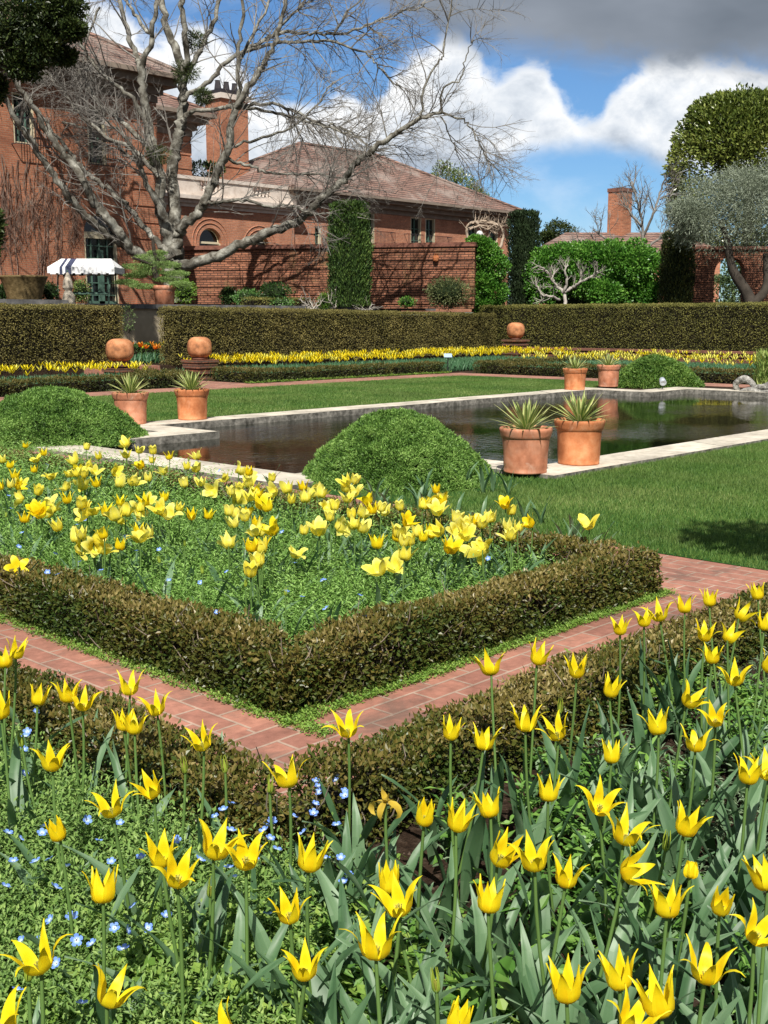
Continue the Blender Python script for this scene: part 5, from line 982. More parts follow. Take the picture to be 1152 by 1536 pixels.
LIM = [ # (points px, start dY, end dY, r0 px, r1 px)
 ([(266,452),(264,420),(262,395),(258,368)], 0, 0, 27, 21),
 ([(258,392),(232,392),(208,382),(190,364),(174,343),(156,322),(139,299),(115,253),(87,222),(69,194),(52,163),(35,139),(15,110)], 0, -3, 13, 4),
 ([(198,374),(174,362),(153,343),(127,322),(104,298),(97,285),(66,243),(45,208),(28,187),(7,146),(-15,110)], -.3, -4, 9, 4),
 ([(255,385),(243,373),(226,352),(205,328),(187,305),(167,288),(139,267),(115,243),(87,208),(56,167),(31,139)], -.5, 1, 7, 3),
 ([(255,375),(248,340),(240,302),(240,271),(233,236),(224,194),(217,146),(212,104)], 0, -.5, 13, 8),
 ([(212,104),(226,62),(233,21),(235,-40)], -.5, -1, 6, 4), ([(212,104),(205,87),(194,52),(184,17),(170,-50)], -.5, 1, 6, 4),
 ([(262,385),(260,345),(262,305),(260,243),(268,205),(274,180),(274,139),(271,97),(257,59),(246,24),(236,-40)], .4, 1.5, 15, 6),
 ([(273,110),(281,97),(278,52),(274,10),(270,-40)], 1, 0, 7, 5), ([(274,120),(295,83),(312,49),(323,21),(340,-40)], 1, 2, 6, 4),
 ([(264,380),(267,359),(274,338),(295,321),(309,298),(323,267),(340,226),(351,174),(361,149),(382,118),(396,97),(408,76),(422,31),(436,-30)], -.4, -2, 12, 3.2),
 ([(351,174),(358,139),(355,87),(363,35),(368,-30)], -1, -1.5, 5, 3),
 ([(264,398),(278,397),(319,387),(365,366),(400,350),(437,336),(464,317),(483,297),(510,275),(533,248),(559,225),(586,206),(609,190),(632,179),(663,168)], -.2, -3.5, 12, 3),
 ([(663,168),(665,134),(691,118),(697,90),(710,60)], -3.5, -4, 2.2, .8), ([(632,178),(634,139),(658,92),(665,77),(678,10),(690,-20)], -3.3, -3, 2.6, 1),
 ([(663,168),(694,180),(709,195),(724,226),(732,252)], -3.5, -3.8, 2.2, .8), ([(658,172),(676,205),(686,231)], -3.5, -3.2, 1.6, .7),
 ([(270,185),(282,170),(294,167),(339,161),(367,158),(408,156),(443,167),(478,184),(512,194),(547,208)], .5, 0, 5.5, 1.5),
 ([(340,162),(367,160),(408,169),(450,178),(495,194),(530,203),(570,230)], .3, -1.5, 4, 1.2),
 ([(272,150),(287,139),(315,122),(339,94),(374,73),(415,52),(457,50),(502,52),(550,38),(600,19),(640,5)], .6, 2, 5.5, 1.5),
 ([(366,78),(400,68),(443,62),(495,62),(547,80),(568,101),(600,130)], 1, -1, 4, 1.2),
 ([(302,306),(314,304),(338,301),(370,301),(404,310),(438,311),(470,318),(510,322)], -1, -2, 4, 1.6),
 ([(330,250),(345,240),(374,250),(399,258),(440,262),(480,262),(530,270)], -1.2, 0, 4, 1.5),
 ([(240,262),(215,215),(190,190),(167,170),(149,156),(132,132),(118,104),(100,76)], 0, 1.5, 6, 2.5), ([(226,205),(205,156),(174,128),(153,111),(135,87),(118,66)], 0, -1, 5, 2.5),
 ([(238,265),(200,225),(163,208),(125,174),(94,139),(73,108)], -.5, 0, 5, 2), ([(250,330),(232,300),(215,262),(208,240),(190,210),(172,190)], -.4, -2, 7, 2.5),
 ([(258,300),(240,250),(205,244),(165,210),(120,190),(60,170)], 1, 2.5, 5, 2), ([(340,226),(360,215),(400,205),(440,190),(480,150),(500,120)], -1, -1, 3.5, 1.2),
 ([(225,52),(200,20),(180,-20)], 0, 2, 4, 3), ([(355,100),(380,50),(400,10),(410,-40)], -1, 1, 3.5, 2), ([(400,60),(440,20),(470,-20)], 1, 0, 3, 2), ([(150,10),(130,60),(125,110)], 0, 0, 2.5, 1.2), ([(500,55),(520,20),(560,-20)], 1, 2, 2.5, 1.5)]
mb = MB(); tw = MB(); paths = []; radii = []
for (pts, d0, d1, r0, r1) in LIM:
    n = len(pts); P3 = [np.array(P(px, py, YT+d0+(d1-d0)*(i/(n-1))))-br for i, (px, py) in enumerate(pts)]; S = spline(P3, 5); S = S+rng.normal(size=S.shape)*.035
    rr = np.linspace(r0, r1, len(S))*kx*.72*(1+.02*np.sin(np.arange(len(S))*1.7)+.035*rng.normal(size=len(S))); mb.tube(S, rr, 10 if r0 > 6 else 7)
    idx = np.linspace(0, len(S)-1, 12); Q = np.array([S[int(i)]*(1-(i % 1))+S[min(len(S)-1, int(i)+1)]*(i % 1) for i in idx]); paths.append(Q); radii.append(r1*kx*1.5)
mb.build('trunk', M_bark, bt, smooth=True)
paths = np.array(paths[1:]); radii = np.array(radii[1:]); grow(tw, paths, radii, 1.05, 2.0, .5, .030, 4, up=.08, spread=.9, droop=.03, tmin=.2)
right = np.array([i for i in range(len(paths)) if paths[i][-1][0]-paths[i][0][0] > .5 or i > 10]); grow(tw, paths[right], radii[right], 2.6, 2.2, .5, .022, 4, up=.02, spread=.9, droop=.05, tmin=.4)
tw.build('crown', M_twigs, bt)
# bare vines on the house front
M_vine = mat('vine_stems', [(0.07, 0.04, 0.03), (0.20, 0.13, 0.10), (0.34, 0.28, 0.23)], 2, .95, 0)
vr = empty('house_vine', (PL(60, 440, V1-.05)[0], V1-.06, 2.0), 'leafless brown climber with hanging stems on the brick front of the mansion at far left', 'climbing plant'); vb = np.array(vr.location); vm = MB(); Q = []
for i in range(34):
    px0 = random.uniform(-10, 120); py0 = random.uniform(225, 290); x_, z_ = PL(px0, py0, V1-.06); ln_ = random.uniform(1.2, 3.6); pts = []
    for t in np.linspace(0, 1, 8): pts.append((x_+random.gauss(0, .05)-t*.5*random.random(), V1-.05-.1*math.sin(t*3), max(2.1, z_-ln_*t)))
    Q.append(np.array(pts)-vb)
for i in range(8):
    px0 = random.uniform(-10, 110); x_, z_ = PL(px0, 440, V1-.06); x2, z2 = PL(px0+random.uniform(-20, 20), random.uniform(230, 270), V1-.06)
    Q.append(np.array([(x_+(x2-x_)*t+.08*math.sin(t*9+i), V1-.06, 2.0+(z2-2.0)*t) for t in np.linspace(0, 1, 8)])-vb)
Q = np.array(Q); batch_tubes(vm, Q, np.full(len(Q), .018), np.full(len(Q), .008)); grow(vm, Q, np.full(len(Q), .012), 5, .6, .5, .009, 2, up=-.15, spread=.7); vm.build('stems', M_vine, vr)
# mistletoe
M_mist = leafmat('mistletoe_leaf', [(0.02, 0.03, 0.01), (0.05, 0.07, 0.02), (0.10, 0.13, 0.04)], .6, .1)
def blob(mb, c, rx, ry, rz, n, leaf, wd=.5, shell=.55, lumpk=2.0, la=.18, up=.2, aniso=1.0, flat=0.0):
    u_ = unit(n); rad = shell+(1-shell)*rng.random(n)**.6; k = 1+la*lump(u_, lumpk, c[0]*.37)+la*.6*lump(u_, lumpk*2.6, c[1]*.3); rad = rad*k; p = u_*rad[:, None]*np.array([rx, ry, rz])+np.array(c)
    d = u_*aniso+unit(n)*.9+np.array([0, 0, up]); t = np.clip(.45*rng.random(n)+.35*(.5+.5*lump(p, 1.3/max(.3, rx*.5), 3))+.2*rng.random(n), 0, 1); mb.leaves(p, d, unit(n)+u_*.5, leaf*(.6+.8*rng.random(n)), leaf*wd, t); return p
for (px, py, s, dy) in [(278, 108, .42, .9), (292, 62, .36, 1.5), (236, 232, .36, -.3), (305, 145, .26, .5)]:
    c = P(px, py, YT+dy); g = MB(); s *= 1.15; blob(g, (0, 0, 0), s, s, s*.85, 1100, .15, .16, .15, la=.25, up=-.1, aniso=1.5); o = g.build('mistletoe', M_mist); o.location = c; tag(o, 'dark green mistletoe clump growing on the big bare tree', 'mistletoe', 'mistletoe clumps on the bare tree')
def shrub(name, px, py, Y, wpx, hpx, n, leaf, m, label, cat='shrub', group=None, wd=.5, depth=None, la=.25, extra=None, core=True, z=None, lk=2.2):
    k = Y/1724; c = P(px, py+hpx, Y); rx, rz = wpx*k/2, hpx*k/2; ry = depth or rx; root = empty(name, c if z is None else (c[0], c[1], z), label, cat, group); g = MB(); zc = c[2]+rz-root.location.z
    blob(g, (0, 0, zc), rx, ry, rz, n, leaf, wd, .55, lk, la); g.build('foliage', m, root)
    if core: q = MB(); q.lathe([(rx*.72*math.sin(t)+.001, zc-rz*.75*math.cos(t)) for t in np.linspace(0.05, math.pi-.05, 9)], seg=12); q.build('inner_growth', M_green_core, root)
    else: q = MB(); q.tube([(0, 0, 0), (0.02, 0, zc)], .04, 5); q.build('stem', M_darkbark, root)
    return root
def cypress(px, top, bot, Y, wpx, n, leaf, m, label, z):
    k = Y/1724; c = P(px, bot, Y); r = wpx*k/2; h = P(px, top, Y)[2]-z; root = empty('cypress', (c[0], c[1], z), label, 'tree', 'clipped columnar cypresses'); g = MB(); t = rng.random(n); a = rng.random(n)*6.283
    prof = r*(.86+.14*np.sin(t*2.6+.4))*np.where(t > .93, np.sqrt(np.clip((1-t)/.07, 0, 1))*.5+.5, 1.0)*(1+.05*np.sin(a*3+t*9)); dd = 1-rng.random(n)**2*.3
    top_ = rng.random(n) < .10; rr = np.where(top_, r*np.sqrt(rng.random(n))*.9, prof*dd); t = np.where(top_, .97+.03*(1-rr/r), t)
    p = np.stack([rr*np.cos(a), rr*np.sin(a), t*h], 1)+rng.normal(size=(n, 3))*.035+np.stack([np.cos(a), np.sin(a), 0*a], 1)*(lump(np.stack([np.cos(a)*2, np.sin(a)*2, t*h*2], 1), 2, px)*.07)[:, None]
    d = np.stack([np.cos(a)*.5, np.sin(a)*.5, np.full(n, 1.0)], 1)+unit(n)*.45; g.leaves(p, d, unit(n), leaf*(.6+.8*rng.random(n)), leaf*.35, np.clip(rng.random(n)*.75+.25*lump(p, 3, 1), 0, 1)); g.build('foliage', m, root)
    q = MB(); q.lathe([(r*.72, 0), (r*.78, h*.5), (r*.7, h*.93), (.02, h*.97)], seg=12); q.build('trunk', M_green_core, root); return root
M_cyp = leafmat('cypress_leaf', [(0.022, 0.05, 0.012), (0.05, 0.10, 0.02), (0.10, 0.17, 0.035), (0.17, 0.22, 0.05)], .6, .1); M_cypd = leafmat('cypress_leaf_dark', [(0.010, 0.02, 0.008), (0.022, 0.042, 0.015), (0.045, 0.075, 0.025)], .6, .08); M_cypy = leafmat('cypress_leaf_yellow', [(0.02, 0.03, 0.01), (0.05, 0.065, 0.015), (0.16, 0.16, 0.03)], .6, .1)
cypress(525, 306, 470, 41.3, 60, 15000, .12, M_cyp, 'stout bright green columnar cypress in front of the brick garden wall', 2.0)
cypress(784, 319, 470, 47.5, 45, 9000, .13, M_cypd, 'dark green columnar cypress at the right corner of the house wing', 1.7)
cypress(1013, 351, 470, 45, 46, 7000, .13, M_cypy, 'dark cypress with yellowish top left of the arched brick wall', 1.7)
M_ivy = leafmat('ivy_leaf', [(0.02, 0.07, 0.01), (0.055, 0.17, 0.02), (0.13, 0.30, 0.04), (0.24, 0.42, 0.08)], .38, .3, .5); M_olive_sh = leafmat('olive_shrub', [(0.05, 0.07, 0.025), (0.12, 0.14, 0.05), (0.22, 0.24, 0.10)], .55, .2)
r = empty('ivy', P(732, 470, 44.8), 'bright green ivy mass climbing the end of the brick garden wall', 'climbing plant'); r.location.z = 1.9; g = MB(); k = 44.8/1724
for (px, py, w, h) in [(728,380,34,44),(742,400,36,50),(722,425,34,44),(740,440,38,50),(726,460,36,30),(716,366,22,24)]:
    c = np.array(P(px, py, 44.8))-np.array(r.location); blob(g, tuple(c), w*k/2, .5, h*k/2, 2600, .10, .8, .5, la=.3)
g.build('foliage', M_ivy, r)
gh = empty('green_hedge', P(895, 460, 47), 'billowing bright green hedge between the dark cypress and the yellowish one', 'hedge'); gh.location.z = 1.75; g = MB(); k = 47/1724
for (px, py, w, h) in [(822,400,50,62),(850,392,66,56),(885,388,66,50),(920,390,66,56),(955,394,66,64),(975,415,44,72),(945,430,60,60),(905,440,50,44),(965,440,50,44),(830,430,50,40),(812,420,40,70),(880,425,56,44)]:
    c = np.array(P(px, py, 47+random.uniform(-.3, .3)))-np.array(gh.location); blob(g, tuple(c), w*k/2*1.1, .8, h*k/2*1.05, 3300, .115, .75, .5, la=.15)
g.build('foliage', M_ivy, gh)
# dark core behind
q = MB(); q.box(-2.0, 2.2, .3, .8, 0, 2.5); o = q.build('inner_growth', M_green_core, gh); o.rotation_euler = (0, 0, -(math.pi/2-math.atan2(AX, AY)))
def bare(name, base, Y, limbs, label, m, per=2.5, ln=.9, rad=.018, lev=3, group=None, z=None, dr=0):
    root = empty(name, P(base[0], base[1], Y), label, 'tree', group)
    if z is not None: root.location.z = z
    br = np.array(root.location); mb = MB(); t_ = MB(); Ps = []; Rs = []
    for (pts, r0, r1) in limbs:
        P3 = [np.array(P(px, py, Y+random.uniform(-.3, .3)))-br for px, py in pts]; S = spline(P3, 5); mb.tube(S+rng.normal(size=S.shape)*.02, np.linspace(r0, r1, len(S))*Y/1724*.6, 6); idx = np.linspace(0, len(S)-1, 8).astype(int); Ps.append(S[idx]); Rs.append(r1*1.4*Y/1724)
    mb.build('trunk', m, root, smooth=True); grow(t_, np.array(Ps), np.array(Rs), per, ln, .5, rad, lev, up=.12, spread=.95, droop=dr); t_.build('crown', m, root); return root
bare('bare_tree', (848, 462), 43.5, [([(848,462),(846,440),(835,428),(822,410),(812,400)], 5, 2), ([(846,440),(858,432),(870,424),(888,414),(897,408)], 5, 2), ([(840,450),(825,445),(812,440),(803,425)], 4, 1.5), ([(846,438),(850,420),(848,405),(852,398)], 4, 1.5), ([(835,428),(828,415),(838,402)], 3, 1.5), ([(870,424),(872,410),(868,402)], 3, 1.2)], 'low pale twisted leafless tree in front of the green hedge', mat('pale_bark', [(0.25, 0.22, 0.19), (0.5, 0.46, 0.41)], 5, .9, .3), 6, .55, .018, 3, z=1.75)
bare('bare_tree', (962, 420), 56, [([(962,420),(965,370),(962,330),(955,300),(948,272)], 5, 2), ([(964,360),(980,320),(990,290),(998,262)], 4, 1.5), ([(965,385),(930,372),(905,355),(890,345)], 4, 1.5), ([(962,340),(945,318),(930,300)], 3, 1.2), ([(965,375),(1000,350),(1030,330)], 4, 1.5), ([(962,400),(920,395),(880,375),(850,368)], 3, 1.2), ([(990,300),(1010,285),(1020,270)], 2, 1)], 'scruffy grey leafless tree beside the plain brick chimney', M_twigs, 3.4, 1.3, .03, 4, z=1.75)
bare('wisteria', (705, 372), 58, [([(706,375),(700,350),(704,336),(722,332),(740,334),(755,345)], 4, 2), ([(750,372),(755,352),(748,338),(730,334)], 4, 2), ([(704,345),(720,338),(736,342),(745,352)], 3, 2), ([(712,332),(728,345),(744,336)], 3, 2)], 'twisted pale leafless wisteria around the windows at the wing corner', mat('vine_wood', [(0.28, 0.21, 0.15), (0.5, 0.41, 0.32)], 5, .9, .3), 4, .7, .03, 3, z=2.0)
for (px, py, w, h, n) in [(470,466,40,26,7), (548,466,60,10,9), (500,462,22,32,5)]:
    limbs = []
    for i in range(n): a = random.uniform(-1, 1); limbs.append(([(px+random.uniform(-8, 8), py), (px+a*w*.3, py-h*random.uniform(.2, .5)), (px+a*w*.6, py-h*random.uniform(.6, 1))], 2.0, .7))
    bare('bare_shrub', (px, py), 41, limbs, {470: 'pale leafless shrub left of the stout green cypress', 548: 'low white sprawling dead stems right of the stout green cypress', 500: 'thin pale leafless shrub close against the stout green cypress'}[px], mat('bleached_wood', [(0.2, 0.18, 0.15), (0.5, 0.46, 0.40)], 5, .9, 0), 2.5, .4, .014, 2, z=2.0)
# shrubs along the walls
M_dkshrub = leafmat('dark_shrub', [(0.01, 0.03, 0.008), (0.03, 0.07, 0.015), (0.07, 0.13, 0.03)], .45, .15); M_pinkfl = leafmat('pink_flowered', [(0.04, 0.08, 0.02), (0.10, 0.17, 0.04), (0.2, 0.28, 0.08), (0.65, 0.25, 0.25)], .5, .2); M_whfl = leafmat('white_flowered', [(0.03, 0.09, 0.02), (0.07, 0.18, 0.04), (0.14, 0.27, 0.07), (0.7, 0.7, 0.62)], .5, .2)
for a in [('shrub', 345,432,43.5,30,26,900,.09,M_dkshrub,'small dark green shrub by the garden wall, left of the white flowered one'), ('shrub', 372,434,43.2,44,26,1100,.09,M_whfl,'white flowered shrub at the foot of the garden wall'), ('shrub', 412,424,43,48,34,1100,.10,M_dkshrub,'dark spreading shrub right of the white flowered one'), ('shrub', 418,448,42.6,44,14,600,.09,M_whfl,'low light green plants under the dark spreading shrub'),
          ('shrub', 276,418,41,34,38,900,.09,M_lime,'yellow green shrub right of the cloud pruned pine'), ('shrub', 670,416,42.8,66,46,2200,.085,M_olive_sh,'rounded olive green shrub in front of the right part of the garden wall'), ('shrub', 610,446,42,24,14,400,.08,M_ivy,'tiny bright green shrub left of the rounded olive green one'),
          ('shrub', 75,425,38.6,24,28,600,.09,M_dkshrub,'dark green shrub right of the big bronze planter'), ('shrub', 4,428,38.6,18,26,500,.09,M_dkshrub,'dark green shrub left of the big bronze planter'), ('shrub', 122,420,42,26,34,700,.08,M_pinkfl,'pink flowered shrub below the striped canopy'), ('shrub', 487,440,41.5,20,26,500,.08,M_lime,'small yellow green shrub at the left foot of the stout cypress')]:
    shrub(*a, z=2.0)
sh = shrub('climbing_rose', 193, 455, 35.8, 20, 42, 200, .07, leafmat('rose_leaf', [(0.05, 0.09, 0.03), (0.12, 0.18, 0.06), (0.3, 0.34, 0.2)], .5, .2), 'thin climbing shrub in the hedge gap against the beige wall', wd=.6, core=False, z=.3)
hedge('clipped_hedge', [(27.0, 30.2, 31.9, 32.5)], .34, 700, .05, M_yew2, M_core, 'short clipped green hedge below the rounded olive green shrub', 'hedge', z0=2.0)
# cloud pruned pine and pot
M_pine = leafmat('pine_needles', [(0.05, 0.10, 0.025), (0.13, 0.22, 0.055), (0.25, 0.36, 0.11), (0.36, 0.46, 0.18)], .55, .15)
Yp = 38.2; k = Yp/1724; pr = empty('pine_tree', P(236, 452, Yp), 'small cloud pruned pine with layered green pads in a terracotta pot on the terrace', 'tree'); pr.location.z = 2.95; g = MB()
for (px, py, w, h) in [(226,388,58,22),(205,401,50,16),(248,398,52,18),(264,411,44,14),(190,424,40,12),(226,409,56,15),(204,414,36,12),(270,427,38,12),(214,430,44,10),(248,420,40,12),(236,380,30,10)]:
    c = np.array(P(px, py, Yp+random.uniform(-.3, .3)))-np.array(pr.location); blob(g, tuple(c), w*k/2*.92, w*k/2*.75, h*k/2*.5, 1500, .075, .2, .5, la=.2, up=.9, lumpk=3)
g.build('foliage', M_pine, pr); q = MB(); q.tube(spline([(0, 0, 0), (-.08, 0, .25), (.08, 0, .5), (-.05, 0, .8), (-.1, 0, 1.2)], 4), np.linspace(.11, .05, 17), 7); q.tube([(0, 0, .35), (.5, 0, .6), (.8, 0, .75)], .04, 5); q.tube([(0, 0, .35), (-.5, 0, .5), (-.9, 0, .6)], .04, 5); q.build('trunk', M_darkbark, pr)
pc = P(247, 452, Yp); rt = empty('terracotta_pot', (pc[0], pc[1], 2.0), 'weathered terracotta pot under the cloud pruned pine', 'plant pot'); q = MB(); q.lathe([(.001, 0), (.30, 0), (.34, .5), (.36, .55), (.39, .58), (.39, .68), (.33, .68), (.32, .6)], seg=20); q.build('body', M_terra, rt, smooth=True); q = MB(); q.lathe([(.33, .62), (.01, .64)], seg=16); q.build('potting_soil', M_soil, rt)
# bronze planter
bp = empty('planter', P(37, 448, 37.5), 'large flared bronze green planter with garland relief on the terrace at left', 'plant pot'); bp.location.z = 2.0; q = MB(); q.lathe([(.001, .02), (.5, .02), (.52, .08), (.58, .4), (.66, .7), (.75, .9), (.78, .95), (.74, .97), (.68, .9)], seg=28); q.build('body', mat('bronze_clay', [(0.07, 0.05, 0.02), (0.17, 0.12, 0.05), (0.26, 0.19, 0.09)], 8, .7, .8, .04), bp, smooth=True)
q = MB()
for i in range(8): a = i*.785; q.tube([(.6*math.cos(a+t)*1.02, .6*math.sin(a+t)*1.02, .62-.14*math.cos(t*4)*-1) for t in np.linspace(-.33, .33, 8)], .025, 5)
q.build('garland_relief', MATS['bronze_clay'], bp); q = MB(); q.lathe([(.70, .88), (.01, .9)], seg=16); q.build('potting_soil', M_soil, bp)
# striped canopy swing seat
HR = -(math.pi/2-math.atan2(AX, AY))
Ys = 39.5; k = Ys/1724; sw = empty('swing_seat', P(132, 452, Ys), 'garden swing seat under a white canopy with dark blue stripes and scalloped edge', 'swing seat', rz=HR); sw.location.z = 2.0; ztop = P(132, 388, Ys)[2]-2.0; zed = P(132, 402, Ys)[2]-2.0; zlo = P(132, 411, Ys)[2]-2.0
m, nt, b_ = nodes('striped_canvas'); tc = nt.nodes.new('ShaderNodeTexCoord'); sp = nt.nodes.new('ShaderNodeSeparateXYZ'); nt.links.new(tc.outputs['Object'], sp.inputs[0]); cr_ = nt.nodes.new('ShaderNodeValToRGB'); mr = nt.nodes.new('ShaderNodeMapRange'); mr.inputs[1].default_value = -1.2; mr.inputs[2].default_value = 1.2; nt.links.new(sp.outputs[0], mr.inputs[0]); nt.links.new(mr.outputs[0], cr_.inputs[0]); cr_.color_ramp.interpolation = 'CONSTANT'; e = cr_.color_ramp.elements; e[0].position = 0; e[0].color = (.8, .8, .8, 1); e[1].position = .95; e[1].color = (.8, .8, .8, 1)
for pos, c in ((.20, (.05, .06, .12)), (.24, (.8, .8, .8)), (.28, (.05, .06, .12)), (.36, (.8, .8, .8)), (.52, (.62, .63, .66)), (.55, (.8, .8, .8)), (.7, (.62, .63, .66)), (.73, (.8, .8, .8))): x_ = e.new(pos); x_.color = C4(c)
nt.links.new(cr_.outputs[0], b_.inputs['Base Color']); b_.inputs['Roughness'].default_value = .8
q = MB(); n = 24; wt, wb = 37*k, 49*k
for i in range(n):
    a, c = -1+2*i/n, -1+2*(i+1)/n
    for s in (-1, 1): q.add([(a*wt, 0, ztop), (c*wt, 0, ztop), (c*wb, s*.75, zed), (a*wb, s*.75, zed)][::s], [(0, 1, 2, 3)]); sc = .04*abs(math.sin(i*math.pi/3)); q.add([(a*wb, s*.75, zed), (c*wb, s*.75, zed), (c*wb, s*.77, zlo-sc), (a*wb, s*.77, zlo-sc)], [(0, 1, 2, 3)])
for s in (-1, 1): q.add([(s*wt, 0, ztop), (s*wb, -.75, zed), (s*wb, .75, zed)], [(0, 1, 2)]); q.add([(s*wb, -.75, zed), (s*wb, .75, zed), (s*wb, .75, zlo), (s*wb, -.75, zlo)], [(0, 1, 2, 3)])
q.build('canopy', m, sw); q = MB()
for s in (-1, 1):
    for t in (-1, 1): q.tube([(s*.85, t*.65, 0), (s*.9, t*.25, ztop-.1)], .025, 6)
q.tube([(-.9, 0, ztop-.08), (.9, 0, ztop-.08)], .025, 6); q.build('frame', M_greenp, sw); q = MB(); q.box(-.75, .75, -.25, .3, .42, .5);  q.build('seat', M_greenp, sw)
um = empty('garden_umbrella', P(103, 450, 38.6), 'closed cream garden umbrella beside the swing seat', 'umbrella'); um.location.z = 2.0; q = MB(); q.lathe([(.24, .08), (.2, .35), (.11, .52), (.17, .62), (.14, .85), (.05, 1.08), (.001, 1.15)], seg=16, wob=.1); q.build('canopy', mat('cream_cloth', [(0.42, 0.36, 0.28), (0.6, 0.54, 0.44)], 4, .9, .3), um); q = MB(); q.tube([(0, 0, 0), (0, 0, 1.2)], .025, 6); q.build('pole', M_greenp, um)
lp = empty('globe_lamp', P(719, 385, 46), 'white globe lamp on a post above the ivy', 'lamp'); lp.location.z = 2.0; zz = P(719, 351, 46)[2]-2; q = MB(); q.tube([(0, 0, 0), (0, 0, zz-.12)], .04, 8); q.build('post', M_iron, lp); q = MB(); q.lathe([(.13*math.sin(t)+.0005, zz-.13*math.cos(t)) for t in np.linspace(0, math.pi, 12)], seg=16); q.build('globe', plain('opal_glass', (.8, .8, .8), .2), lp, smooth=True)
# leafy trees
def tree(name, base, Y, z, blobs, n, leaf, wd, m, mt, label, trunk, group=None, la=.2, shell=.5, k2=None):
    root = empty(name, P(base[0], base[1], Y), label, 'tree', group); root.location.z = z; br = np.array(root.location); g = MB(); k = Y/1724
    for (px, py, w, h) in blobs:
        c = np.array(P(px, py, Y+random.uniform(-.5, .5)))-br; blob(g, tuple(c), w*k/2, w*k/2, h*k/2, n, leaf, wd, shell, la=la)
    g.build('crown', m, root); q = MB()
    for (pts, r0, r1) in trunk: S = spline([np.array(P(px, py, Y))-br for px, py in pts], 4); q.tube(S, np.linspace(r0, r1, len(S))*k, 7)
    q.build('trunk', mt, root, smooth=True); return root
M_mag = leafmat('magnolia_leaf', [(0.022, 0.04, 0.009), (0.07, 0.105, 0.018), (0.17, 0.21, 0.04), (0.33, 0.35, 0.11)], .3, .12, .6); M_olive = leafmat('olive_leaf', [(0.07, 0.095, 0.06), (0.15, 0.18, 0.12), (0.27, 0.31, 0.23), (0.42, 0.46, 0.37)], .5, .15, .3); M_oak = leafmat('oak_leaf', [(0.007, 0.013, 0.005), (0.02, 0.035, 0.009), (0.055, 0.08, 0.02), (0.10, 0.12, 0.03)], .4, .12, .4)
tree('magnolia_tree', (1120, 440), 65, 1.75, [(1122,262,246,244),(1122,262,240,238),(1150,205,170,130),(1090,190,116,96)], 11000, .24, .48, M_mag, M_darkbark, 'large dome shaped broadleaf evergreen tree at the upper right', [([(1120,440),(1122,350),(1125,260)], 14, 6)], la=.10, shell=.78)
tree('olive_tree', (1128, 465), 43, 1.7, [(1090,325,120,110),(1060,300,80,80),(1130,300,110,110),(1150,335,110,90),(1045,340,70,56),(1030,320,60,50),(1165,280,90,80),(1110,280,80,60)], 4200, .15, .15, M_olive, M_darkbark, 'silvery grey olive tree leaning before the arched brick wall', [([(1128,465),(1120,440),(1104,415),(1096,395),(1090,360),(1080,330)], 10, 4), ([(1128,458),(1145,440),(1150,420),(1148,380)], 8, 4)], la=.42, shell=.2)
tree('oak_tree', (-140, 460), 31, 2.0, [(40,20,110,80),(92,12,60,50),(8,62,90,60),(62,70,70,44),(34,98,56,34),(-50,40,130,150),(108,44,34,26),(96,84,30,20),(5,-30,160,70),(60,45,70,50),(-8,130,30,40),(-12,340,30,70)], 2300, .125, .5, M_oak, M_darkbark, 'dark evergreen oak crown hanging into the upper left corner', [([(-140,460),(-130,300),(-100,160),(-40,90)], 18, 8), ([(-100,160),(-20,110),(60,80)], 7, 3)], la=.45, shell=.15)
tree('conifer', (690, 460), 92, 1.75, [(665,275,34,74),(690,285,40,70),(712,300,34,50),(728,312,24,34),(672,310,60,60)], 1500, .26, .3, M_mag, M_darkbark, 'distant dark tree rising behind the tiled roof of the wing', [([(690,460),(690,380),(688,300)], 6, 3)], la=.35, shell=.3)
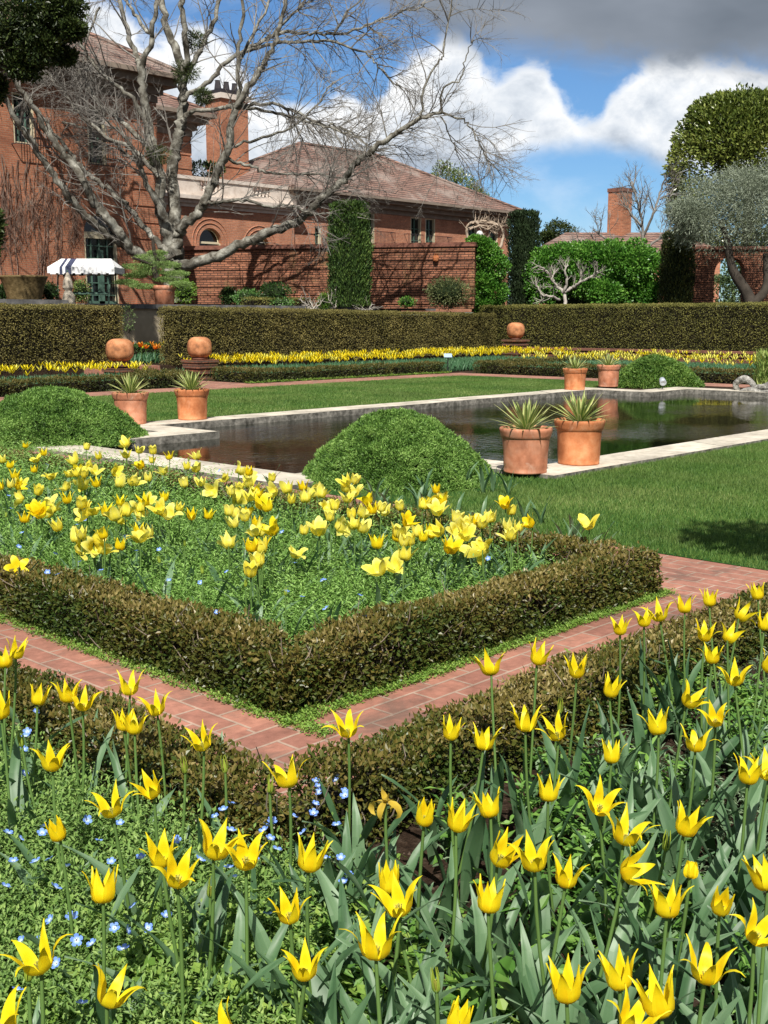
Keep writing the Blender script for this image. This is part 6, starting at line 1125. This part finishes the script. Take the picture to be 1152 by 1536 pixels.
tree('small_tree', (838, 460), 85, 1.75, [(838,346,46,30),(822,356,22,20)], 1500, .2, .4, M_oak, M_darkbark, 'small distant bushy tree above the green hedge beside the dark cypress', [([(838,460),(838,350)], 4, 2)], la=.35, shell=.3)
tree('background_shrubbery', (1100, 470), 50, 1.75, [(1075,440,60,60),(1110,420,60,90),(1150,440,60,80)], 1500, .14, .5, leafmat('back_shrub', [(0.03, 0.06, 0.02), (0.09, 0.14, 0.05), (0.2, 0.26, 0.12)], .5, .2), M_darkbark, 'green shrubs seen through the arch of the brick wall', [([(1100,470),(1100,430)], 4, 2)])
g = tree('roof_garden_shrub', (308, 262), 60, 7.0, [(305,256,60,26)], 900, .16, .5, M_dkshrub, M_darkbark, 'dark green shrub above the pale balustrade', [([(305,275),(305,258)], 2, 1)])
# reeds at the right end of the pool
rd = empty('reed_clump', G(1146, 584, .0), 'light green reedy plant by the right end of the pool', 'plant'); g = MB(); n = 500; a = rng.random(n)*6.28; p = np.stack([.22*np.cos(a)*rng.random(n), .22*np.sin(a)*rng.random(n), rng.random(n)*.7], 1); g.leaves(p, np.stack([np.cos(a)*.35, np.sin(a)*.35, np.ones(n)], 1), unit(n), .28, .03, None); g.build('foliage', leafmat('reed', [(0.12, 0.2, 0.04), (0.25, 0.35, 0.08), (0.4, 0.45, 0.15)], .5, .3), rd)
# tree outside the frame at right whose shade falls on the lawn corner
sc0 = np.array(G(1145, 812, 0)); Lh = 4.2/math.tan(SUN_EL); hd = np.array(W(math.sin(SUN_A), math.cos(SUN_A))); cc = sc0-hd*Lh+np.array([0, 0, 4.2])
rt = empty('shade_tree', (cc[0]+1.5, cc[1]-1.5, 0), 'leafy tree standing outside the view at right, shading the lawn corner', 'tree'); g = MB(); o_ = cc-np.array(rt.location); blob(g, tuple(o_), .55, .55, .4, 1100, .12, .6, .2, la=.3); blob(g, tuple(o_+np.array([.6, -.8, .3])), .7, .7, .6, 1500, .12, .6, .2, la=.3); g.build('crown', M_oak, rt); q = MB(); q.tube(spline([(0, 0, 0), (-.1, .1, 2.2), tuple(o_*.8), tuple(o_)], 5), np.linspace(.14, .03, 16), 7); q.build('trunk', M_darkbark, rt)
